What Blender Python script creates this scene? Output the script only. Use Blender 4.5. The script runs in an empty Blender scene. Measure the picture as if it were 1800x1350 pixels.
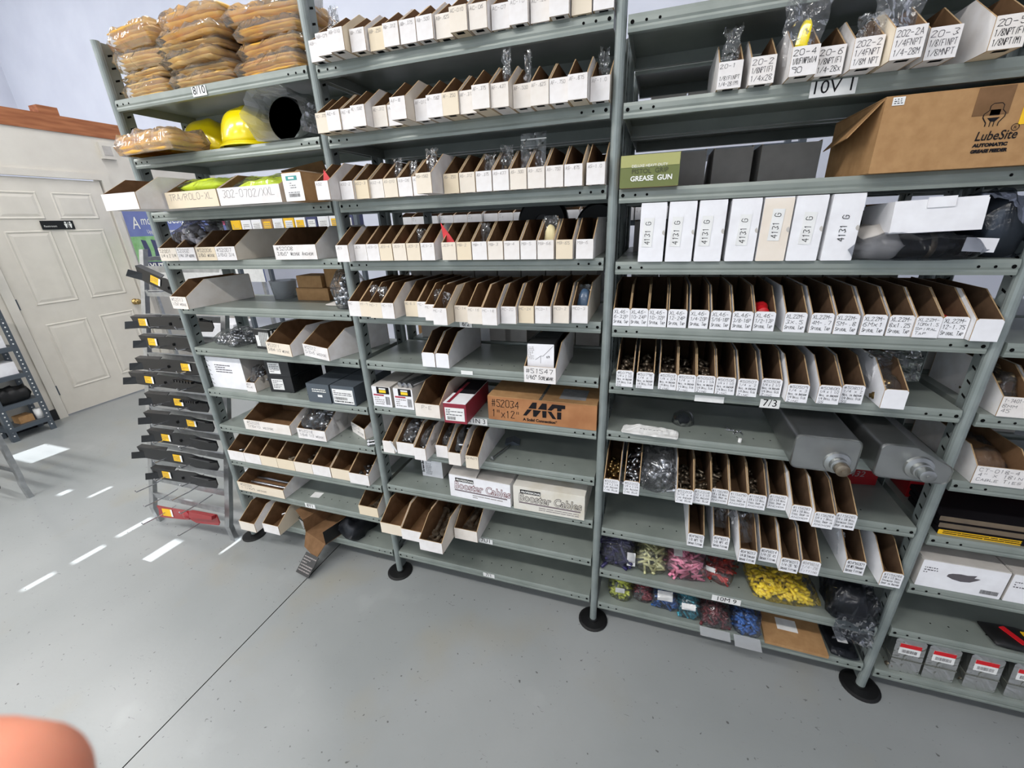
import bpy, math, random
from mathutils import Matrix, Vector, noise
R = math.radians
random.seed(7)
S = bpy.context.scene
COL = S.collection

# ------------------------------------------------------------------ camera
cam = bpy.data.cameras.new('camera'); cam_o = bpy.data.objects.new('camera', cam); COL.objects.link(cam_o)
RT, DN, FW = (0.949456, 0.311852, -0.035802), (0.081610, -0.355368, -0.931157), (-0.303106, 0.881170, -0.362857)
CAM = Vector((1.95423, -1.26775, 1.53988))
cam_o.matrix_world = Matrix(((RT[0], -DN[0], -FW[0], CAM.x), (RT[1], -DN[1], -FW[1], CAM.y), (RT[2], -DN[2], -FW[2], CAM.z), (0, 0, 0, 1)))
cam.sensor_fit = 'HORIZONTAL'; cam.sensor_width = 36.0; cam.lens = 734.85 / 1800 * 36
cam.clip_start = 0.005; cam.clip_end = 60
cam.dof.use_dof = True; cam.dof.focus_distance = 1.9; cam.dof.aperture_fstop = 15.0
S.camera = cam_o
# ------------------------------------------------------------------ world, sun, large lamps, exposure
S.view_settings.view_transform = 'Standard'; S.view_settings.look = 'None'
S.view_settings.gamma = 1.0; S.view_settings.use_curve_mapping = False
S.view_settings.exposure = 0.2
S.cycles.transparent_max_bounces = 14; S.cycles.max_bounces = 7; S.cycles.diffuse_bounces = 3; S.cycles.glossy_bounces = 3
W = bpy.data.worlds.new('world'); S.world = W; W.use_nodes = True
bg = W.node_tree.nodes['Background']; bg.inputs[0].default_value = (0.80, 0.90, 1.0, 1); bg.inputs[1].default_value = 1.4
def lamp(name, kind, loc, rot, energy, color, **kw):
    d = bpy.data.lights.new(name, kind); d.energy = energy; d.color = color
    for k, v in kw.items(): setattr(d, k, v)
    o = bpy.data.objects.new(name, d); COL.objects.link(o); o.location = loc; o.rotation_euler = rot
    return o
SUN_EL, SUN_AZ = R(30), R(4)          # the sun stands behind the shelving, low
sd = Vector((math.sin(SUN_AZ) * math.cos(SUN_EL), math.cos(SUN_AZ) * math.cos(SUN_EL), math.sin(SUN_EL)))  # towards the sun
so = lamp('sun', 'SUN', (0, 6, 6), (0, 0, 0), 14.0, (0.93, 0.96, 1.0), angle=R(0.22))
so.rotation_euler = sd.to_track_quat('Z', 'Y').to_euler()
for x, y, e in ((-3.4, -1.9, 70), (-1.5, -1.9, 75), (0.4, -1.9, 70), (2.3, -1.9, 42), (-4.8, 0.6, 50), (-4.8, -1.9, 45), (-1.0, -3.6, 40), (1.6, -3.6, 30),      # fluorescent rows hanging over the aisles
                (-1.6, 1.05, 34), (0.5, 1.05, 30), (2.4, 1.05, 26)):
    lamp('ceiling_strip_light', 'AREA', (x, y, 3.4 if y < 0 else 4.9), (0, 0, 0), e * (0.60 if y < 0 else 1.2), (1.0, 0.975, 0.945), shape='RECTANGLE', size=1.3, size_y=0.22)
po = lamp('added_opening_portal', 'AREA', (-2.0, -4.38, 1.7), (R(90), 0, 0), 1, (1, 1, 1), shape='RECTANGLE', size=6.8, size_y=3.3)  # portal of an unseen opening, added for soft frontal sky light
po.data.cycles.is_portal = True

# ------------------------------------------------------------------ materials
def lin(c): return tuple(((v / 255) / 12.92 if v / 255 <= 0.04045 else ((v / 255 + 0.055) / 1.055) ** 2.4) for v in c)
MATS = {}
def mat(name, rgb, rough=0.6, metal=0.0, rgb2=None, scale=6.0, detail=3.0, lo=0.35, hi=0.65, bump=0.0, bscale=None, spec=0.5, vary=None, coat=0.0, stretch=None):
    m = bpy.data.materials.new(name); m.use_nodes = True; MATS[name] = m
    nt = m.node_tree; b = nt.nodes['Principled BSDF']; L = nt.links.new
    b.inputs['Roughness'].default_value = rough; b.inputs['Metallic'].default_value = metal
    b.inputs['Specular IOR Level'].default_value = spec
    if coat: b.inputs['Coat Weight'].default_value = coat; b.inputs['Coat Roughness'].default_value = 0.12
    col = None
    tc = nt.nodes.new('ShaderNodeTexCoord'); src = tc.outputs['Object']
    if stretch:
        mp = nt.nodes.new('ShaderNodeMapping'); mp.inputs['Scale'].default_value = stretch; L(src, mp.inputs[0]); src = mp.outputs[0]
    if rgb2:
        n = nt.nodes.new('ShaderNodeTexNoise'); n.inputs['Scale'].default_value = scale; n.inputs['Detail'].default_value = detail; L(src, n.inputs['Vector'])
        mr = nt.nodes.new('ShaderNodeMapRange'); mr.inputs[1].default_value = lo; mr.inputs[2].default_value = hi; L(n.outputs[0], mr.inputs[0])
        mx = nt.nodes.new('ShaderNodeMix'); mx.data_type = 'RGBA'; L(mr.outputs[0], mx.inputs[0])
        mx.inputs[6].default_value = (*lin(rgb), 1); mx.inputs[7].default_value = (*lin(rgb2), 1); col = mx.outputs[2]
    if vary:
        oi = nt.nodes.new('ShaderNodeObjectInfo'); mr = nt.nodes.new('ShaderNodeMapRange'); L(oi.outputs['Random'], mr.inputs[0])
        mr.inputs[1].default_value = 0.55; mr.inputs[2].default_value = 1.0
        mx = nt.nodes.new('ShaderNodeMix'); mx.data_type = 'RGBA'; L(mr.outputs[0], mx.inputs[0]); mx.inputs[7].default_value = (*lin(vary), 1)
        if col: L(col, mx.inputs[6])
        else: mx.inputs[6].default_value = (*lin(rgb), 1)
        col = mx.outputs[2]
    if col: L(col, b.inputs['Base Color'])
    else: b.inputs['Base Color'].default_value = (*lin(rgb), 1)
    if bump:
        n = nt.nodes.new('ShaderNodeTexNoise'); n.inputs['Scale'].default_value = bscale or scale * 4; n.inputs['Detail'].default_value = 4; L(src, n.inputs['Vector'])
        bp = nt.nodes.new('ShaderNodeBump'); bp.inputs['Strength'].default_value = bump; bp.inputs['Distance'].default_value = 0.01
        L(n.outputs[0], bp.inputs['Height']); L(bp.outputs[0], b.inputs['Normal'])
    return m
def film_mat(name, tint, body=0.16, rough=0.16, milk=(235, 238, 242), gloss=0.8):
    m = bpy.data.materials.new(name); m.use_nodes = True; MATS[name] = m; nt = m.node_tree; L = nt.links.new
    nt.nodes.remove(nt.nodes['Principled BSDF']); out = nt.nodes['Material Output']
    tr = nt.nodes.new('ShaderNodeBsdfTransparent'); tr.inputs[0].default_value = (*tint, 1)
    gl = nt.nodes.new('ShaderNodeBsdfGlossy'); gl.inputs['Roughness'].default_value = rough
    df = nt.nodes.new('ShaderNodeBsdfDiffuse'); df.inputs[0].default_value = (*lin(milk), 1)
    tc = nt.nodes.new('ShaderNodeTexCoord'); n = nt.nodes.new('ShaderNodeTexNoise'); n.inputs['Scale'].default_value = 16; n.inputs['Detail'].default_value = 2; n.inputs['Distortion'].default_value = 1.5; L(tc.outputs['Object'], n.inputs['Vector'])
    bp = nt.nodes.new('ShaderNodeBump'); bp.inputs['Strength'].default_value = 0.45; bp.inputs['Distance'].default_value = 0.02; L(n.outputs[0], bp.inputs['Height'])
    L(bp.outputs[0], gl.inputs['Normal'])
    fr = nt.nodes.new('ShaderNodeFresnel'); fr.inputs[0].default_value = 1.5; L(bp.outputs[0], fr.inputs['Normal'])
    mul = nt.nodes.new('ShaderNodeMath'); mul.operation = 'MULTIPLY_ADD'; L(fr.outputs[0], mul.inputs[0]); mul.inputs[1].default_value = gloss; mul.inputs[2].default_value = 0.0; mul.use_clamp = True
    m1 = nt.nodes.new('ShaderNodeMixShader'); m1.inputs[0].default_value = body; L(tr.outputs[0], m1.inputs[1]); L(df.outputs[0], m1.inputs[2])
    m2 = nt.nodes.new('ShaderNodeMixShader'); L(mul.outputs[0], m2.inputs[0]); L(m1.outputs[0], m2.inputs[1]); L(gl.outputs[0], m2.inputs[2])
    L(m2.outputs[0], out.inputs['Surface']); return m
mat('steel_paint', (142, 149, 143), 0.36, 0.12, (130, 138, 132), 9, bump=0.02, spec=0.5)
mat('post_paint', (140, 148, 146), 0.38, 0.12, (124, 133, 131), 12)
mat('hole', (10, 10, 10), 0.9, spec=0.1)
mat('card_white', (236, 233, 232), 0.8, 0, (226, 221, 218), 26, spec=0.2, vary=(228, 212, 184))
mat('card_white_clean', (240, 240, 243), 0.75, 0, (231, 230, 233), 22, spec=0.25)
mat('card_grey', (198, 193, 187), 0.85, 0, (186, 181, 175), 18, spec=0.2)
mat('card_brown', (128, 97, 70), 0.9, 0, (114, 86, 60), 30, spec=0.15)
mat('card_brown_shaded', (108, 84, 64), 0.9, 0, (96, 74, 56), 30, spec=0.15)  # inside of clean-faced bins: darker brown, mostly shade put into the colour
mat('plastic_grey', (186, 182, 188), 0.5)
mat('card_edge', (176, 148, 112), 0.9, 0, spec=0.15)
mat('kraft', (176, 138, 96), 0.85, 0, (164, 126, 86), 40, spec=0.2, bump=0.02, bscale=220)
mat('kraft_orange', (178, 126, 84), 0.7, 0, (160, 108, 70), 14, spec=0.3)
mat('ink', (22, 20, 24), 0.7, spec=0.2); mat('pencil', (148, 142, 140), 0.8, spec=0.2); mat('faded_ink', (96, 92, 96), 0.8, spec=0.2)
mat('white_ink', (240, 240, 235), 0.6); mat('label_white', (238, 238, 236), 0.5, 0, (226, 226, 224), 30)
mat('floor_paint', (153, 156, 156), 0.30, 0, (142, 146, 146), 1.3, detail=8, bump=0.03, bscale=60, spec=0.45)
def floor_marks():
    m = MATS['floor_paint']; nt = m.node_tree; L = nt.links.new; b = nt.nodes['Principled BSDF']; col = b.inputs['Base Color'].links[0].from_socket
    tc = nt.nodes.new('ShaderNodeTexCoord')
    def layer(col, scale, lo, hi, rgb, amt, detail=2.0, stretch=None, dist=0.0):
        src = tc.outputs['Object']
        if stretch: mp = nt.nodes.new('ShaderNodeMapping'); mp.inputs['Scale'].default_value = stretch; mp.inputs['Rotation'].default_value = (0, 0, 0.6); L(src, mp.inputs[0]); src = mp.outputs[0]
        n = nt.nodes.new('ShaderNodeTexNoise'); n.inputs['Scale'].default_value = scale; n.inputs['Detail'].default_value = detail; n.inputs['Distortion'].default_value = dist; L(src, n.inputs['Vector'])
        mr = nt.nodes.new('ShaderNodeMapRange'); mr.inputs[1].default_value = lo; mr.inputs[2].default_value = hi; mr.inputs[4].default_value = amt; L(n.outputs[0], mr.inputs[0])
        mx = nt.nodes.new('ShaderNodeMix'); mx.data_type = 'RGBA'; L(mr.outputs[0], mx.inputs[0]); L(col, mx.inputs[6]); mx.inputs[7].default_value = (*lin(rgb), 1); return mx.outputs[2]
    col = layer(col, 2.2, .56, .78, (150, 146, 132), .7, 6)
    col = layer(col, 34, .70, .76, (84, 86, 86), .75, 3, (1, 2.2, 1), 1.5)
    col = layer(col, 55, .735, .78, (70, 70, 70), .8, 1)
    col = layer(col, 3.2, .62, .80, (172, 175, 176), .5, 8)
    L(col, b.inputs['Base Color'])
floor_marks()
mat('joint', (40, 40, 40), 0.9)
mat('wall_blue', (222, 226, 238), 0.8, 0, (216, 220, 233), 3, bump=0.05, bscale=90, spec=0.2)
mat('wall_cream', (226, 221, 210), 0.7, 0, (220, 214, 203), 5, bump=0.06, bscale=120, spec=0.3)
mat('door_cream', (228, 222, 210), 0.5, 0, (222, 216, 204), 8, bump=0.03, bscale=160)
mat('ceiling_white', (225, 226, 228), 0.9)
mat('timber', (176, 112, 72), 0.75, 0, (146, 86, 52), 5, detail=6, stretch=(9, 0.8, 9), bump=0.05)
mat('brass', (190, 160, 105), 0.25, 0.9); mat('dark_plastic', (28, 29, 32), 0.4); mat('black', (12, 12, 13), 0.55)
mat('grey_steel', (90, 98, 106), 0.45, 0.4); mat('aluminium', (186, 188, 190), 0.34, 0.85, (168, 170, 172), 30)
mat('yellow_sticker', (240, 190, 30), 0.5); mat('blade_black', (9, 11, 16), 0.32, 0.0, coat=0.25, spec=0.35)
mat('red_paint', (150, 22, 30), 0.3, coat=0.5)
mat('zinc', (190, 192, 196), 0.25, 0.95); mat('dull_steel', (150, 140, 124), 0.45, 0.8, (110, 96, 80), 40)
mat('tin', (168, 170, 169), 0.3, 0.9, (148, 150, 149), 9, bump=0.05, bscale=14)
film_mat('film', (0.99, 0.99, 0.99), 0.03, 0.10); film_mat('film_milky', (0.9, 0.91, 0.92), 0.34, 0.22); film_mat('film_dark', (0.62, 0.64, 0.68), 0.04, 0.22, (90, 94, 104), 0.5)
film_mat('film_amber', (0.99, 0.97, 0.92), 0.12, 0.09, (252, 246, 236), 1.2)  # near-white body paints the film's broad glare into its colour
mat('oilskin', (238, 176, 40), 0.5, 0, (228, 182, 92), 9, bump=0.25, bscale=22)
mat('oilskin_pale', (240, 206, 132), 0.5, 0, (228, 178, 78), 8, bump=0.25, bscale=22)
mat('hat_yellow', (245, 222, 10), 0.22, coat=0.6)
mat('hivis', (222, 240, 40), 0.6, 0, (200, 222, 30), 10, bump=0.2, bscale=30)
mat('rubber_black', (14, 14, 15), 0.5)

# ------------------------------------------------------------------ mesh helpers
class MB:
    def __init__(s): s.v = []; s.f = []; s.m = []
    def add(s, vs, fs, m=0):
        b = len(s.v); s.v += [tuple(p) for p in vs]
        for i, f in enumerate(fs): s.f.append(tuple(b + k for k in f)); s.m.append(m[i] if isinstance(m, (list, tuple)) else m)
        return s
    def box(s, x0, x1, y0, y1, z0, z1, m=0):
        return s.add([(x0,y0,z0),(x1,y0,z0),(x1,y1,z0),(x0,y1,z0),(x0,y0,z1),(x1,y0,z1),(x1,y1,z1),(x0,y1,z1)],
                     [(0,4,7,3),(1,2,6,5),(0,1,5,4),(3,7,6,2),(0,3,2,1),(4,5,6,7)], m)
    def quad(s, a, b, c, d, m=0): return s.add([a, b, c, d], [(0, 1, 2, 3)], m)
    def prism(s, poly, lo, hi, axis, m=0, mlo=None, mhi=None):   # poly in the two other axes
        n = len(poly)
        def P(p, t): return (t, p[0], p[1]) if axis == 0 else ((p[0], t, p[1]) if axis == 1 else (p[0], p[1], t))
        vs = [P(p, lo) for p in poly] + [P(p, hi) for p in poly]
        fs = [tuple(range(n))[::-1], tuple(range(n, 2 * n))] + [(i, (i + 1) % n, n + (i + 1) % n, n + i) for i in range(n)]
        return s.add(vs, fs, [m if mlo is None else mlo, m if mhi is None else mhi] + [m] * n)
    def ring_surface(s, rings, m=0, cap=True, closed=True):
        n = len(rings[0]); b = len(s.v)
        for r in rings: s.v += [tuple(p) for p in r]
        for k in range(len(rings) - 1):
            for i in range(n if closed else n - 1):
                j = (i + 1) % n; s.f.append((b + k*n + i, b + k*n + j, b + (k+1)*n + j, b + (k+1)*n + i)); s.m.append(m)
        if cap and closed:
            s.f.append(tuple(b + i for i in range(n))[::-1]); s.m.append(m)
            s.f.append(tuple(b + (len(rings)-1)*n + i for i in range(n))); s.m.append(m)
        return s
    def tube(s, pts, r, n=8, m=0):
        pts = [Vector(p) for p in pts]; rings = []; u = None
        for i, p in enumerate(pts):
            t = (pts[min(i+1, len(pts)-1)] - pts[max(i-1, 0)]).normalized()
            if u is None: u = t.orthogonal().normalized()
            u = (u - t * u.dot(t)).normalized(); w = t.cross(u); rr = r[i] if isinstance(r, (list, tuple)) else r
            rings.append([p + (u * math.cos(2*math.pi*k/n) + w * math.sin(2*math.pi*k/n)) * rr for k in range(n)])
        return s.ring_surface(rings, m)
    def lathe(s, prof, n=24, m=0, o=(0,0,0), axis=2, sx=1, sy=1):
        rings = []
        for r, h in prof:
            ring = []
            for k in range(n):
                a = 2*math.pi*k/n; x, y = r*math.cos(a)*sx, r*math.sin(a)*sy
                p = (x, y, h) if axis == 2 else ((x, -h, y) if axis == 1 else (h, x, y))
                ring.append((p[0]+o[0], p[1]+o[1], p[2]+o[2]))
            rings.append(ring)
        return s.ring_surface(rings, m)
    def mesh(s, name, mats, smooth=False):
        me = bpy.data.meshes.new(name); me.from_pydata(s.v, [], s.f)
        for m in mats: me.materials.append(MATS[m])
        me.polygons.foreach_set('material_index', s.m)
        if smooth: me.polygons.foreach_set('use_smooth', [True] * len(s.f))
        me.update(); return me
def obj(name, me, mats=None, parent=None, loc=(0,0,0), rot=(0,0,0), smooth=False):
    if isinstance(me, MB): me = me.mesh(name, mats, smooth)
    if smooth == 'angle':
        me.set_sharp_from_angle(angle=R(35))
    o = bpy.data.objects.new(name, me); COL.objects.link(o); o.location = loc; o.rotation_euler = rot
    if parent: o.parent = parent
    return o
def tag(o, label, cat, group=None, kind=None):
    if label: o['label'] = label
    if cat: o['category'] = cat
    if group: o['group'] = group
    if kind: o['kind'] = kind
    return o
def thing(name, label, cat, loc=(0,0,0), rot=(0,0,0), group=None):
    o = bpy.data.objects.new(name, None); COL.objects.link(o); o.location = loc; o.rotation_euler = rot if isinstance(rot, tuple) else (0,0,rot)
    return tag(o, label, cat, group)
def struct(name, mb, mats, parent=None, smooth=False, label=None, cat=None):
    o = obj(name, mb, mats, parent, smooth=smooth)
    if not parent: o['kind'] = 'structure'
    if label: tag(o, label, cat)
    return o
def B(x0, x1, y0, y1, z0, z1, m=0): return MB().box(x0, x1, y0, y1, z0, z1, m)
ORD = 'zeroth first second third fourth fifth sixth seventh eighth ninth tenth eleventh twelfth thirteenth fourteenth fifteenth sixteenth seventeenth eighteenth'.split()

# ------------------------------------------------------------------ writing: a stroke hand and the printed face
G = {'A':'002640 1232','B':'00063645333343413100 0333','C':'45361605011030 41'[:-3],'D':'000626442000','E':'40000646 0333','F':'000646 0333','G':'45261605011030414323','H':'0006 4046 0343','I':'2026','J':'01104146','K':'0006 460340','L':'060040','M':'0006234640','N':'00064046','O':'1001051636454130'+'10','P':'0006364534330 3'.replace(' ','')[:12],'Q':'100105163645413010 2240','R':'000636453403 2340','S':'453616050413334231'+'1001','T':'0646 2620','U':'06011030 4146'.replace(' ','' ),'V':'062046','W':'0610243046','X':'0046 0640','Y':'062346 2320','Z':'06460040',
 '0':'100105163645413010','1':'152620','2':'0516364534004'+'0','3':'0616364534234131100 1'.replace(' ',''),'4':'3036024 2'.replace(' ',''),'5':'46060424334130100 1'.replace(' ',''),'6':'4636150110304133240 3'.replace(' ',''),'7':'064620','8':'1304051636453413020110304132'+'13','9':'4324140506163645434030',
 '#':'1016 3036 0242 0444','-':'0333','/':'0046','"':'1614 3634','.':'2021','(':'362420'[:6],')':'162220','+':'2125 0343','*':'1415252414',"'":'2624',' ':''}
G['I'] = '2026'; G['P'] = '0006364534 0333'; G['C'] = '453616050110304 1'.replace(' ','')
def hand(lines, w, h, mats='ink', thick=0.0011, seed=0, align=0.0, fill=1.0):
    """hand-lettered lines filling a w x h box, in the plane y = 0, facing -y, lower corner at the origin"""
    rnd = random.Random(seed); mb = MB(); nl = len(lines); lh = h / nl; nmax = max(len(l) for l in lines)
    for li, line in enumerate(lines):
        if not line: continue
        cw = min(w / max(len(line), 3), lh * 0.72) * fill; ch = lh * 0.66; x = (w - cw * len(line)) * align; y0 = h - (li + 1) * lh + lh * 0.2
        for c in line:
            lower = c.islower(); g = G.get(c.upper(), ''); sc = 0.72 if lower else 1.0; dx, dy = rnd.uniform(-.06, .06) * cw, rnd.uniform(-.05, .05) * ch; sl = rnd.uniform(0.02, 0.22)
            for st in g.split(' '):
                pts = [(int(st[i]), int(st[i+1])) for i in range(0, len(st) - 1, 2)]
                P = [(x + dx + (px / 4 * 0.72 + py / 6 * sl * 0.6) * cw, y0 + dy + py / 6 * ch * sc) for px, py in pts]
                for a, b in zip(P, P[1:]):
                    d = Vector((b[0]-a[0], b[1]-a[1]))
                    if d.length < 1e-7: continue
                    d.normalize(); n = Vector((-d.y, d.x)) * thick / 2; e = d * thick * 0.4
                    mb.quad((a[0]-e.x-n.x, 0, a[1]-e.y-n.y), (b[0]+e.x-n.x, 0, b[1]+e.y-n.y), (b[0]+e.x+n.x, 0, b[1]+e.y+n.y), (a[0]-e.x+n.x, 0, a[1]-e.y+n.y))
            x += cw
    return mb
def printed(text, size, mats, parent, loc, rot=(R(90),0,0), shear=0.0, sx=1.0, align='LEFT', extrude=0.0, name='lettering', bold=0.0, space=1.0):
    cu = bpy.data.curves.new('lettering', 'FONT'); cu.body = text; cu.size = size; cu.shear = shear; cu.align_x = align; cu.extrude = extrude; cu.resolution_u = 3; cu.offset = bold; cu.space_character = space
    t = bpy.data.objects.new('tmp', cu); COL.objects.link(t)
    dg = bpy.context.evaluated_depsgraph_get(); me = bpy.data.meshes.new_from_object(t.evaluated_get(dg)); bpy.data.objects.remove(t); bpy.data.curves.remove(cu)
    me.materials.clear(); me.materials.append(MATS[mats])
    if sx != 1: me.transform(Matrix.Diagonal((sx, 1, 1, 1)))
    return obj(name, me, None, parent, loc, rot)

# ------------------------------------------------------------------ the room
mb = MB(); JX = 0.508
mb.quad((-6.3,-4.5,0), (JX-.0022,-4.5,0), (JX-.0022,2.9,0), (-6.3,2.9,0)); mb.quad((JX+.0022,-4.5,0), (5.2,-4.5,0), (5.2,2.9,0), (JX+.0022,2.9,0))
mb.quad((JX-.0022,-4.5,-.006), (JX+.0022,-4.5,-.006), (JX+.0022,2.9,-.006), (JX-.0022,2.9,-.006), 1)
mb.quad((JX-.0022,-4.5,0), (JX-.0022,-4.5,-.006), (JX-.0022,2.9,-.006), (JX-.0022,2.9,0), 1); mb.quad((JX+.0022,-4.5,-.006), (JX+.0022,-4.5,0), (JX+.0022,2.9,0), (JX+.0022,2.9,-.006), 1)
struct('floor', mb, ['floor_paint', 'joint'])
struct('ceiling', B(-6.3, 5.2, -4.5, 3.0, 5.4, 5.5), ['ceiling_white'])
# back wall with narrow unseen openings, added to shape the sun patches: floor patch (x0, x1, y0, y1) -> opening
T = math.tan(SUN_EL) / math.cos(SUN_AZ)
PATCH = [(-.770,-.735,-.595,-.485), (-.750,-.712,-.415,-.285), (-.748,-.712,-.215,-.05), (-.41,-.345,-.39,-.14), (-.065,.005,-.15,-.03), (-2.62,-2.30,.14,.36), (-1.36,-1.33,-.02,.10), (-1.62,-1.55,-.06,.0), (-.62,-.2,.42,.78)]
YB = 2.9
holes = []
for x0, x1, y0, y1 in PATCH:
    holes.append((x0 + (YB - (y0+y1)/2) * math.tan(SUN_AZ), x1 + (YB - (y0+y1)/2) * math.tan(SUN_AZ), (YB - y1) * T, (YB - y0) * T))
def wall_with_holes(u0, u1, z0, z1, hs, place):
    us = sorted({u0, u1, *[h[0] for h in hs], *[h[1] for h in hs]}); zs = sorted({z0, z1, *[h[2] for h in hs], *[h[3] for h in hs]}); m = MB()
    for a, b in zip(us, us[1:]):
        for c, d in zip(zs, zs[1:]):
            uc, zc = (a+b)/2, (c+d)/2
            if any(h[0] < uc < h[1] and h[2] < zc < h[3] for h in hs): continue
            m.quad(*[place(*q) for q in ((a,c),(b,c),(b,d),(a,d))])
    return m
struct('wall_back', wall_with_holes(-6.3, 5.2, 0, 5.4, holes, lambda u, z: (u, YB, z)), ['wall_blue'])
struct('wall_front', wall_with_holes(-6.3, 5.2, 0, 5.4, [(-1.4, 5.4, 0.02, 3.3)], lambda u, z: (-u, -4.5, z)), ['wall_blue'])  # wide opening added behind the camera to let frontal daylight in
struct('wall_right', MB().quad((5.2,-4.5,0), (5.2,2.9,0), (5.2,2.9,5.4), (5.2,-4.5,5.4)), ['wall_blue'])
struct('wall_left', MB().quad((-6.3,2.9,0), (-6.3,-4.5,0), (-6.3,-4.5,5.4), (-6.3,2.9,5.4)), ['wall_blue'])
# the cream partition with the restroom door, a timber plate along its top
XP = -3.12; D0, D1 = .775, 1.690
pm = MB(); pm.box(XP-.12, XP, -4.5, D0-.02, 0, 2.41); pm.box(XP-.12, XP, D1+.02, 2.9, 0, 2.41); pm.box(XP-.12, XP, D0-.02, D1+.02, 2.05, 2.41)
struct('wall_partition', pm, ['wall_cream'])
tb = struct('trim_1', B(XP-.14, XP+.012, -4.5, 2.9, 2.41, 2.54), ['timber'])
obj('timber_block', B(XP-.10, XP+.01, 1.42, 1.56, 2.54, 2.60), ['timber'], tb)
cs = struct('trim_2', MB().box(XP, XP+.018, D0-.075, D0-.012, 0, 2.095), ['wall_cream'])
obj('casing_jamb', B(XP, XP+.018, D1+.012, D1+.075, 0, 2.095), ['wall_cream'], cs)
obj('casing_head', B(XP, XP+.018, D0-.012, D1+.012, 2.04, 2.095), ['wall_cream'], cs)
dr = struct('door_1', B(XP-.045, XP-.008, D0, D1, .012, 2.03), ['door_cream'])
def door_panel(y0, y1, z0, z1):
    m = MB(); x = XP - .0075; a = .022
    o4 = [(y0,z0),(y1,z0),(y1,z1),(y0,z1)]; i4 = [(y0+a,z0+a),(y1-a,z0+a),(y1-a,z1-a),(y0+a,z1-a)]; j4 = [(y0+2*a,z0+2*a),(y1-2*a,z0+2*a),(y1-2*a,z1-2*a),(y0+2*a,z1-2*a)]
    rings = [[(x, *p) for p in o4], [(x+.007, *p) for p in [(y0+.008,z0+.008),(y1-.008,z0+.008),(y1-.008,z1-.008),(y0+.008,z1-.008)]], [(x+.001, *p) for p in i4], [(x+.006, *p) for p in j4]]
    m.ring_surface(rings, 0, cap=False); m.quad(*[(x+.006, *p) for p in j4]); return m
for y0, y1 in ((.885, 1.19), (1.285, 1.585)):
    for z0, z1 in ((1.70, 1.92), (1.0, 1.61), (.23, .835)):
        obj('door_panel', door_panel(y0, y1, z0, z1), ['door_cream'], dr)
kn = MB(); kn.lathe([(.001, .0), (.030, .0), (.030, .006), (.012, .010), (.010, .03), (.026, .04), (.029, .052), (.022, .064), (.001, .066)], 18, 0, axis=0)
obj('door_knob', kn, ['brass'], dr, (XP-.008, 1.628, .905), smooth=True)
for z in (.25, 1.03, 1.85): obj('hinge', B(XP-.008, XP-.002, D0-.006, D0+.006, z-.045, z+.045), ['grey_steel'], dr)
struct('baseboard_left', B(XP, XP+.012, -4.5, D0-.076, 0, .10), ['dark_plastic'])
sg = thing('restroom_sign', 'black restroom plaque with two white figures on the cream door', 'sign', (XP-.001, 1.25, 1.652))
obj('plaque', B(0, .004, -.115, .115, -.036, .036), ['black'], sg)
fg = MB()
for yy in (.055, .088):
    fg.lathe([(.001, 0), (.0075, 0), (.0075, .001), (.001, .001)], 10, 0, (.0045, yy, .020), axis=0)
    fg.prism([(yy-.011, .010), (yy+.011, .010), (yy+.004, -.026), (yy-.004, -.026)][::-1], .0045, .0055, 0)
fg.box(.0045, .0055, .0705, .0725, -.026, .026)
obj('pictogram', fg, ['white_ink'], sg)
printed('Restroom', .022, 'white_ink', sg, (.0048, -.10, -.016), (R(90), 0, R(90)))
vb = thing('alarm_sounder', 'small cream alarm box high on the wall beside the door', 'alarm', (XP, 1.825, 2.30))
obj('housing', B(0, .035, -.055, .055, -.07, .07), ['wall_cream'], vb); obj('grille', B(.035, .039, -.035, .035, -.04, .04), ['card_grey'], vb)

# ------------------------------------------------------------------ the shelving
PW = .914
PX = [0, PW, 2*PW, 3*PW, 4*PW]
SZ = {'A': [2.004,1.814,1.623,1.438,1.25,1.064,.862,.677,.486,.311,.13], 'B': [1.999,1.812,1.622,1.432,1.245,1.064,.876,.69,.503,.322,.134],
      'C': [1.985,1.807,1.609,1.421,1.236,1.051,.882,.681,.481,.283,.116], 'D': [1.99,1.80,1.605,1.415,1.23,1.045,.850,.665,.482,.297,.107]}
DEP = .305
def shelf_mesh(w):
    prof = [(.001,0),(-.0012,-.008),(-.0016,-.018),(.0004,-.023),(-.0008,-.028),(.0006,-.035),(.014,-.035),(.014,-.032),(.004,-.032),(.004,-.003),(DEP-.004,-.003),(DEP-.004,-.032),(DEP-.014,-.032),(DEP-.014,-.035),(DEP,-.035),(DEP,0)]
    m = MB(); m.prism(prof, -w/2, w/2, 0)
    m.box(-w/2, -w/2+.003, .001, DEP-.001, -.032, -.003); m.box(w/2-.003, w/2, .001, DEP-.001, -.032, -.003)
    return m.mesh('shelf', ['steel_paint'])
def hole_mesh(w, top):
    m = MB()
    def disc(x, y, z, r, up):
        n = 8; P = [(x + r*math.cos(2*math.pi*k/n), y - (0 if up else 0), z) if up else (x + r*math.cos(2*math.pi*k/n), y, z + r*math.sin(2*math.pi*k/n)) for k in range(n)]
        if up: P = [(x + r*math.cos(2*math.pi*k/n), y + r*math.sin(2*math.pi*k/n), z) for k in range(n)]
        m.add(P, [tuple(range(n))])
    for s in (-1, 1):
        for q, r in ((.010,.0048),(.042,.0034),(.072,.0034)): disc(s*(w/2-q), -.0021, -.016, r, False)
    if top:
        for k in range(15): disc(-w/2 + .12 + k*.046, .052, .0006, .0026, True)
    return m.mesh('punched_hole', ['hole'])
SHM, HM, HMT = shelf_mesh(PW-.034), hole_mesh(PW-.034, False), hole_mesh(PW-.034, True)
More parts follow.
